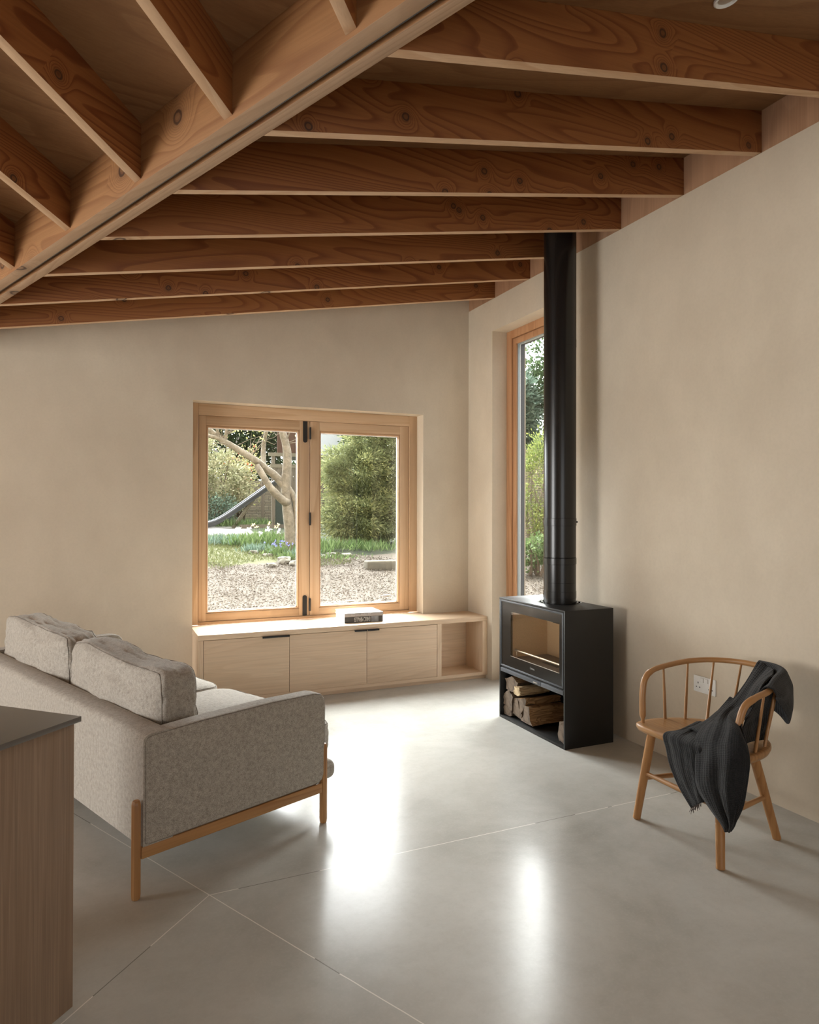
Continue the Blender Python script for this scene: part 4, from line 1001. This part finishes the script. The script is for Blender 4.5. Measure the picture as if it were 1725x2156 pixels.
def shrub(name, label, cat, base, cen, rad, ncl, nper, csz, ln, wd, mat, seed=0, group=None, stems=6, sm='bark_brown', up=0.1, squash=(1, 1, 1), extra=None, shell=0.45):
    t = thing(name, label, cat, base, 0, group)
    p, d = clumps(np.array(cen) - np.array(base), rad, ncl, nper, csz, seed, shell, squash)
    blades('foliage', p, ln, wd, M[mat], t, up, dirs=d, seed=seed)
    m = MB(); r = random.Random(seed); c = Vector(cen) - Vector(base)
    for k in range(stems):
        e = c + Vector((r.uniform(-1, 1) * rad[0] * .7, r.uniform(-1, 1) * rad[1] * .7, r.uniform(-.2, .8) * rad[2]))
        s = Vector((r.uniform(-.1, .1), r.uniform(-.1, .1), -0.05)); mid_ = s.lerp(e, .5) + Vector((r.uniform(-.1, .1), 0, r.uniform(-.1, .1)))
        m.tube([s, mid_, e], [.035, .02, .006], 6)
    m.build('stems', M[sm], t)
    if extra:
        mt, cnt, sz = extra; rr = np.random.RandomState(seed + 9); ix = rr.choice(len(p), cnt)
        # each blossom: five petals
        for nm in ('blossom',):
            q = np.repeat(p[ix], 5, 0); blades('blossom', q, sz, sz * .7, M[mt], t, seed=seed + 3)
            t.children[-1]['kind'] = 'stuff' if cnt > 0 else ''
    return t

# wood chips and grass: nobody could count them
n = 60000; xy = np.stack([rs.uniform(0.2, 9.0, n), 6.5 + 6.2 * rs.rand(n) ** 0.8], 1)
keep = (xy[:, 1] < 12.3 + 0.5 * np.sin(xy[:, 0] * 2)) ; xy = xy[keep]
pz = np.array([zg(y) for y in xy[:, 1]]) + rs.uniform(0.0, 0.035, len(xy))
pp = np.concatenate([xy, pz[:, None]], 1); dd = rs.normal(size=(len(pp), 3)); dd[:, 2] *= 0.15
tag(blades('wood_chip_mulch', pp, 0.034, 0.013, M['chips'], None, 0, (3, 9, 0.2), dirs=dd * 3), 'pale wood chip mulch spread outside the window', 'mulch', kind='stuff')
n = 22000; xy = np.stack([rs.uniform(0.0, 4.1, n), rs.uniform(11.6, 16.8, n)], 1)
k = xy[:, 1] > 11.9 + 0.35 * np.sin(xy[:, 0] * 3) + 0.35 * np.clip(xy[:, 0] - 2.2, 0, 9) ** 2 * 0 ; xy = xy[k]
pz = np.array([zg(y) for y in xy[:, 1]]); pp = np.concatenate([xy, pz[:, None]], 1)
tag(blades('lawn_grass', pp, 0.065, 0.012, M['grass'], None, 1.6, (2, 13.5, 0.7)), 'short rough grass growing beyond the mulch', 'grass', kind='stuff')

# leaning pale tree
tr = thing('garden_tree', 'old pale-barked tree with a long limb leaning left, seen in the left pane', 'tree', (3.32, 13.2, 0.70))
def tl(p): return (p[0] - 3.32, p[1] - 13.2, p[2] - 0.70)
def limb(name, pts, r0, r1, par=tr, mat='bark_pale', n=5, seg=12):
    c = catmull([tl(p) for p in pts], n); k = len(c); m = MB()
    rr = [(r0 + (r1 - r0) * i / (k - 1)) * (1 + 0.10 * mnoise.noise(Vector((i * .5, r0 * 90, 0)))) for i in range(k)]
    m.tube(c, rr, seg); return m.build(name, M[mat], par, ang=80)
limb('trunk', [(3.33, 13.2, .60), (3.32, 13.19, .80), (3.27, 13.2, 1.37), (3.22, 13.22, 1.75), (3.22, 13.22, 2.09), (3.24, 13.21, 2.51), (3.21, 13.22, 2.78), (3.14, 13.25, 3.06), (3.0, 13.3, 3.6), (2.95, 13.3, 4.2)], .125, .05)
limb('branch', [(3.24, 13.2, 1.66), (3.13, 13.1, 1.70), (2.91, 13.1, 1.91), (2.76, 13.15, 2.16), (2.66, 13.25, 2.36)], .085, .06)
limb('branch', [(3.22, 13.23, 1.93), (3.03, 13.3, 2.17), (2.88, 13.3, 2.28), (2.70, 13.3, 2.42), (2.53, 13.3, 2.53), (2.26, 13.42, 2.71), (2.05, 13.51, 2.84), (1.83, 13.6, 3.03), (1.5, 13.7, 3.3)], .078, .05)
limb('branch', [(2.06, 13.5, 2.84), (1.86, 13.5, 2.90), (1.5, 13.5, 2.93)], .045, .03)
limb('branch', [(2.10, 13.5, 2.82), (2.14, 13.5, 3.05), (2.2, 13.5, 3.4)], .04, .025)
limb('branch', [(1.99, 13.5, 2.88), (1.93, 13.5, 3.2), (1.9, 13.5, 3.5)], .03, .02)
limb('branch', [(3.25, 13.2, 1.97), (3.33, 13.17, 1.83), (3.39, 13.15, 1.60), (3.41, 13.15, 1.2), (3.41, 13.15, .66)], .045, .06)
limb('branch', [(2.92, 13.9, 2.30), (2.96, 14.1, 2.60), (3.0, 14.2, 2.95), (3.1, 14.2, 3.3)], .06, .035)
rt = random.Random(2)
m = MB()
for k in range(34):
    a = Vector(rt.choice([(2.26, 13.42, 2.71), (2.05, 13.5, 2.9), (2.53, 13.3, 2.53), (3.14, 13.25, 3.0), (3.0, 14.2, 2.95), (3.2, 13.2, 2.8)]))
    d = Vector((rt.uniform(-.6, .6), rt.uniform(-.3, .3), rt.uniform(-.1, .7))); e = a + d
    m.tube([tl(a), tl(a.lerp(e, .5) + Vector((rt.uniform(-.08, .08), 0, rt.uniform(-.08, .08)))), tl(e)], [.009, .006, .003], 5)
tw_ = m.build('twigs', M['bark_pale'], tr); tw_['kind'] = 'stuff'
p, d = clumps((-0.6, 0.6, 2.75), (1.5, .8, .6), 50, 24, .13, 7, .2); blades('foliage', p, .07, .035, M['leaf_spring'], tr, seed=2)

# conifer in the right pane
co = thing('conifer_bush', 'feathery yellow-green conifer filling most of the right-hand pane', 'conifer', (5.45, 14.5, 0.78))
pts, drs = [], []
for k, (cx_, cy_, cz_, rx, ry, rz_, nc) in enumerate([(0, 0, .9, 1.1, .8, .6, 120), (-.25, 0, 1.6, 1.0, .7, .55, 110), (.3, .1, 2.2, .95, .6, .55, 90), (.35, .1, 2.9, .95, .5, .5, 80), (-.35, -.25, .50, .95, .5, .45, 110), (.5, -.2, .45, .6, .4, .35, 50), (.5, .1, 1.5, .8, .6, .6, 60), (.2, .2, 3.5, .8, .5, .4, 40)]):
    p, d = clumps((cx_, cy_, cz_), (rx, ry, rz_), nc, 150, .075, 20 + k, .5, (1.5, 1.2, .7)); pts.append(p); drs.append(d)
blades('foliage', np.concatenate(pts), .10, .020, M['leaf_conifer'], co, -.15, dirs=np.concatenate(drs), seed=5)
m = MB(); m.tube([(.45, .3, -.1), (.42, .3, 1.2), (.35, .2, 2.6), (.3, .2, 3.6)], [.12, .10, .07, .03], 10)
rt = random.Random(8)
for k in range(26):
    z = rt.uniform(.3, 3.0); e = Vector((rt.uniform(-.95, .9), rt.uniform(-.7, .2), z + rt.uniform(-.1, .3))); m.tube([(.42, .3, z), Vector((.42, .3, z)).lerp(e, .55) + Vector((0, 0, rt.uniform(-.1, .1))), e], [.02, .012, .004], 5)
m.build('branches', M['bark_brown'], co)

# planting behind
shrub('variegated_shrub', 'big cream and green shrub left of the slide', 'shrub', (3.0, 21.5, 1.08), (3.0, 21.5, 2.35), (1.15, .8, 1.25), 110, 110, .12, .09, .05, 'leaf_cream', 31)
shrub('quince_bush', 'red-flowering bush behind the slide', 'shrub', (3.95, 22.2, 1.1), (3.95, 22.2, 2.6), (.75, .5, 1.0), 50, 30, .12, .08, .04, 'leaf_spring', 32, extra=('petal_red', 90, .05), stems=18)
shrub('blue_green_shrub', 'low blue-green shrub under the slide at the left of the window', 'shrub', (2.7, 20.6, 1.05), (2.7, 20.6, 1.55), (.85, .5, .55), 60, 80, .09, .07, .03, 'leaf_blue', 33)
shrub('magnolia_tree', 'leafy tree with pale pink blossoms at the top of the left pane', 'tree', (3.8, 25.4, 1.2), (3.8, 25.3, 4.0), (2.4, .6, 1.9), 190, 120, .18, .12, .06, 'leaf_dark', 34, extra=('petal_pink', 40, .12))
shrub('hedge_tree', 'dark evergreen tree behind the big cream shrub', 'tree', (0.6, 26.5, 1.25), (1.2, 26.0, 3.4), (3.4, 1.0, 2.6), 260, 130, .24, .14, .08, 'leaf_dark', 35, group='dark trees at the end of the garden')
shrub('hedge_tree', 'dark evergreen tree behind the wooden playhouse', 'tree', (6.9, 26.6, 1.28), (7.0, 26.2, 3.8), (3.4, 1.0, 2.9), 240, 130, .24, .14, .08, 'leaf_dark', 36, group='dark trees at the end of the garden')
shrub('hedge_tree', 'dark tree behind the feathery conifer', 'tree', (7.6, 20.0, 1.05), (7.8, 19.5, 3.4), (1.7, 1.0, 2.5), 110, 120, .18, .12, .07, 'leaf_dark', 37, group='dark trees at the end of the garden')
shrub('laurel_bush', 'pale leafy bush above the stone wall, glimpsed left of the flue', 'shrub', (9.6, 15.4, .85), (9.4, 15.0, 3.9), (.75, .6, 1.7), 90, 110, .12, .13, .06, 'leaf_blue', 38)
shrub('hedge_tree', 'tall dark tree beyond the stone wall, seen through the tall window', 'tree', (11.2, 15.8, .9), (11.0, 15.4, 4.0), (1.5, .8, 2.4), 120, 130, .16, .11, .06, 'leaf_dark', 39, group='dark trees at the end of the garden')
shrub('yew_bush', 'yellow-green spreading bush in front of the stone wall, left of the flue', 'shrub', (7.9, 11.6, .50), (8.0, 11.5, 2.1), (.95, .5, 1.05), 80, 110, .09, .075, .022, 'leaf_yew', 40, stems=10, sm='bark_pale')
shrub('ground_shrub', 'low fresh green shrub at the foot of the stone wall, just left of the flue', 'shrub', (6.95, 10.3, .37), (6.95, 10.3, .80), (.40, .3, .30), 26, 60, .06, .07, .04, 'leaf_fresh', 41)

# stone walls
m = MB(); m.box(-7, 12, 24.2, 24.6, .8, 2.55); w1 = m.build('garden_wall', M['stone_wall'], origin=(2.5, 24.2, .8)); tag(w1, 'rubble stone garden wall behind the playhouse and slide', 'garden wall')
a = math.atan2(-0.42, 1.0)
m = MB(); m.box(0, 6.5, 0, .4, 0, 2.45); w2 = m.build('garden_wall', M['stone_wall']); w2.location = (7.9, 14.1, .5); w2.rotation_euler = (0, 0, a); tag(w2, 'stone garden wall glimpsed between tall window frame and flue', 'garden wall')

# playhouse and slide
ph = thing('playhouse', 'weathered wooden climbing tower with a grey roof, behind the leaning tree', 'playhouse', (4.35, 19.6, 1.03))
for x, y in ((.05, 0), (1.05, 0), (1.95, 0), (.05, 1.4), (1.95, 1.4)): bx('post', M['old_wood'], ph, x - .045, x + .045, y - .045, y + .045, -.1, 2.1)
m = MB()
for k in range(14): m.box(.10 + k * .132, .10 + k * .132 + .122, -.03, -.005, .95, 1.72)
m.build('board_panel', M['old_wood'], ph)
bx('top_rail', M['slat_wood'], ph, -.05, 2.05, -.07, -.03, 1.70, 1.80); bx('eaves_rail', M['slat_wood'], ph, -.1, 2.15, -.09, -.04, 2.02, 2.12); bx('lower_rail', M['slat_wood'], ph, 0, 2.0, -.07, -.03, .9, 1.0)
m = MB(); m.prism([(-.22, 2.06), (.75, 3.05), (1.72, 2.06), (1.72, 2.10), (.75, 3.10), (-.22, 2.10)], .72, 2.2, axis=0); m.build('roof', M['tarp'], ph)
bx('gable', M['red_brick'], ph, .16, .70, .0, .03, 2.12, 3.0)
bx('netting', M['netting'], ph, .12, 1.0, .02, .03, .0, .9)
sl = thing('slide', 'grey plastic playground slide running down to the left of the playhouse', 'slide', (2.4, 19.5, 1.03))
pts = catmull([(-.1, 0, .02), (.25, 0, .06), (.6, 0, .22), (1.2, 0, .64), (1.7, 0, 1.0), (2.15, 0, 1.33)], 6)
for s, h in ((-.20, .10), (.20, .10)):
    m = MB(); m.tube([(p.x, s, p.z + h) for p in pts], .035, 8); m.build('side_wall', M['slide'], sl)
m = MB(); b = bmesh.new()
prev = None
for p in pts:
    r = [b.verts.new((p.x, y, p.z + h)) for y, h in ((-.22, .11), (-.17, .0), (.17, .0), (.22, .11), (.20, .09), (.16, -.03), (-.16, -.03), (-.20, .09))]
    if prev:
        for k in range(8): b.faces.new((prev[k], prev[(k + 1) % 8], r[(k + 1) % 8], r[k]))
    prev = r
bmesh.ops.recalc_face_normals(b, faces=b.faces); m._merge(b); m.build('chute', M['slide'], sl)
m = MB(); m.tube([(.85, .1, -.05), (1.45, .1, .80)], .05, 6); m.build('prop', M['slat_wood'], sl)
o = MB().box(3.4, 4.9, 19.2, 19.26, 1.02, 1.12).build('timber_edging', M['old_wood'], origin=(4.1, 19.2, 1.02)); tag(o, 'low timber board on the ground between slide and playhouse', 'edging board')

# kerb block and rocks
def rock(x, y, sx, sy, sz, label, seed, name='garden_rock', mat='rock', group='pale rocks in the garden', cat='rock'):
    b = bmesh.new(); bmesh.ops.create_icosphere(b, subdivisions=3, radius=1)
    for v in b.verts:
        q = v.co; f = 1 + .35 * mnoise.noise(q * 1.3 + Vector((seed, 0, 0))) + .12 * mnoise.noise(q * 4 + Vector((seed, 3, 0)))
        q = Vector((max(-.8, min(.8, q.x)), max(-.8, min(.8, q.y)), max(-.7, min(.7, q.z)))) * f; v.co = Vector((q.x * sx, q.y * sy, q.z * sz + sz * .45))
    m = MB(); m._merge(b); o = m.build(name, M[mat], ang=40); o.location = (x, y, zg(y)); return tag(o, label, cat, group)
rock(2.90, 12.05, .13, .12, .09, 'largest pale rock at the foot of the leaning tree', 1); rock(3.05, 11.85, .12, .1, .06, 'pale rock right at the centre bars of the window', 2)
rock(2.62, 11.8, .09, .08, .04, 'flat pale rock at the edge of the grass', 3); rock(3.25, 11.6, .13, .11, .05, 'pale rock at the left edge of the right-hand pane', 4)
rock(2.55, 13.0, .10, .08, .05, 'small pale rock half buried among the flower clumps', 5); rock(2.75, 12.7, .12, .08, .04, 'flat stone behind the blue flowers', 6)
for k, (x, y) in enumerate([(3.75, 12.4), (3.95, 12.6), (4.2, 12.5)]):
    rock(x, y, .11, .1, .05, ['pale stone in the weedy strip, leftmost of three in the right-hand pane', 'pale stone in the weedy strip, middle one of three', 'pale stone in the weedy strip, rightmost of three beside the kerb block'][k], 9 + k)
m = MB(); m.box(4.13, 5.3, 11.15, 11.36, .42, .645, bev=.03, seg=3); tag(m.build('kerb_block', M['kerb'], origin=(4.13, 11.15, .45)), 'long mossy stone block on the mulch under the conifer', 'stone block')
# dead leaves
def dleaf(x, y, s, rz, label):
    c = [(0, 0), (.25, .2), (.6, .22), (1, 0), (.6, -.2), (.25, -.18)]; b = bmesh.new()
    top = [b.verts.new((u * s, v * s, .012 + .03 * math.sin(u * 3) * s * 3)) for u, v in c]; ctr = b.verts.new((.5 * s, 0, .004)); n = 6
    for i in range(n): b.faces.new((top[i], top[(i + 1) % n], ctr))
    m = MB(); m._merge(b); o = m.build('fallen_leaf', M['dead_leaf'], ang=80); o.location = (x, y, zg(y) + .045); o.rotation_euler = (0, 0, rz)
    md = o.modifiers.new('t', 'SOLIDIFY'); md.thickness = .002
    tag(o, label, 'leaf', 'fallen leaves on the mulch')
dleaf(2.1, 8.62, .22, .2, 'large tan fallen leaf at the bottom of the left-hand pane'); dleaf(3.0, 9.0, .17, .1, 'tan fallen leaf near the lower bolt of the window')
dleaf(3.15, 8.6, .19, .2, 'pale fallen leaf at the very bottom of the right-hand pane'); dleaf(3.42, 8.9, .15, .3, 'curled tan fallen leaf above the pale one in the right-hand pane'); dleaf(3.6, 9.2, .19, -.3, 'yellowish fallen leaf furthest up the mulch in the right-hand pane')

# flower clumps
def clump(x, y, r, h, n, mat, label, seed, name='flower_clump', petals=None, group='flower clumps'):
    rr = np.random.RandomState(seed); t = thing(name, label, 'plant', (x, y, zg(y)), 0, group)
    p = np.stack([rr.normal(size=n) * r, rr.normal(size=n) * r, np.zeros(n)], 1); d = np.stack([rr.normal(size=n) * .5, rr.normal(size=n) * .5, np.full(n, 1.6)], 1)
    blades('leaves', p, h, .022, M[mat], t, 0, dirs=d, seed=seed)
    if petals:
        pm, cnt, sz, hh = petals; q = np.stack([rr.normal(size=cnt) * r * 1.1, rr.normal(size=cnt) * r, np.full(cnt, hh) + rr.uniform(-.05, .05, cnt)], 1)
        for kk in range(cnt): blades('blossom', np.repeat(q[kk:kk + 1], 7, 0), sz, sz * .6, M[pm], t, .3, seed=seed + kk)
    return t
clump(2.2, 14.6, .22, .26, 260, 'leaf_blue', 'tuft of blue-green strappy leaves, leftmost of the flower clumps', 1)
clump(2.55, 14.3, .16, .26, 200, 'leaf_fresh', 'green strappy clump just left of the white flowers', 2)
clump(2.85, 13.9, .18, .30, 260, 'leaf_fresh', 'clump of white tulips left of the tree trunk', 3, petals=('petal_white', 7, .07, .33))
clump(3.1, 14.3, .18, .34, 240, 'leaf_fresh', 'clump with yellow tulips right beside the tree trunk', 4, petals=('petal_yellow', 5, .05, .40))
clump(2.65, 13.2, .16, .16, 220, 'leaf_blue', 'low grey-green tuft between the stones', 5)
clump(2.95, 12.75, .12, .18, 160, 'leaf_fresh', 'clump of small blue flowers on the bank', 6, petals=('petal_blue', 16, .03, .22))
clump(2.98, 12.25, .07, .16, 130, 'leaf_fresh', 'small bright green tuft beside the largest rock', 7)
clump(3.35, 12.6, .14, .15, 200, 'leaf_blue', 'silvery green tuft at the foot of the tree trunk', 8)
clump(3.55, 12.9, .25, .20, 260, 'leaf_fresh', 'leafy weeds at the left edge of the right-hand pane', 9)
clump(4.0, 13.2, .22, .26, 240, 'leaf_fresh', 'broad green leaves under the middle of the conifer', 10)
clump(4.5, 13.2, .25, .22, 260, 'leaf_fresh', 'green weeds behind the kerb block', 11)
clump(5.0, 13.0, .25, .22, 260, 'leaf_fresh', 'green weeds at the right edge of the right-hand pane', 12)
clump(3.9, 12.4, .30, .09, 260, 'leaf_fresh', 'low creeping weeds around the three pale stones', 13)
clump(3.2, 19.9, .35, .25, 300, 'leaf_fresh', 'fresh green ground cover under the slide', 14)
clump(4.1, 20.2, .35, .25, 300, 'leaf_fresh', 'fresh green ground cover between slide prop and playhouse', 15)
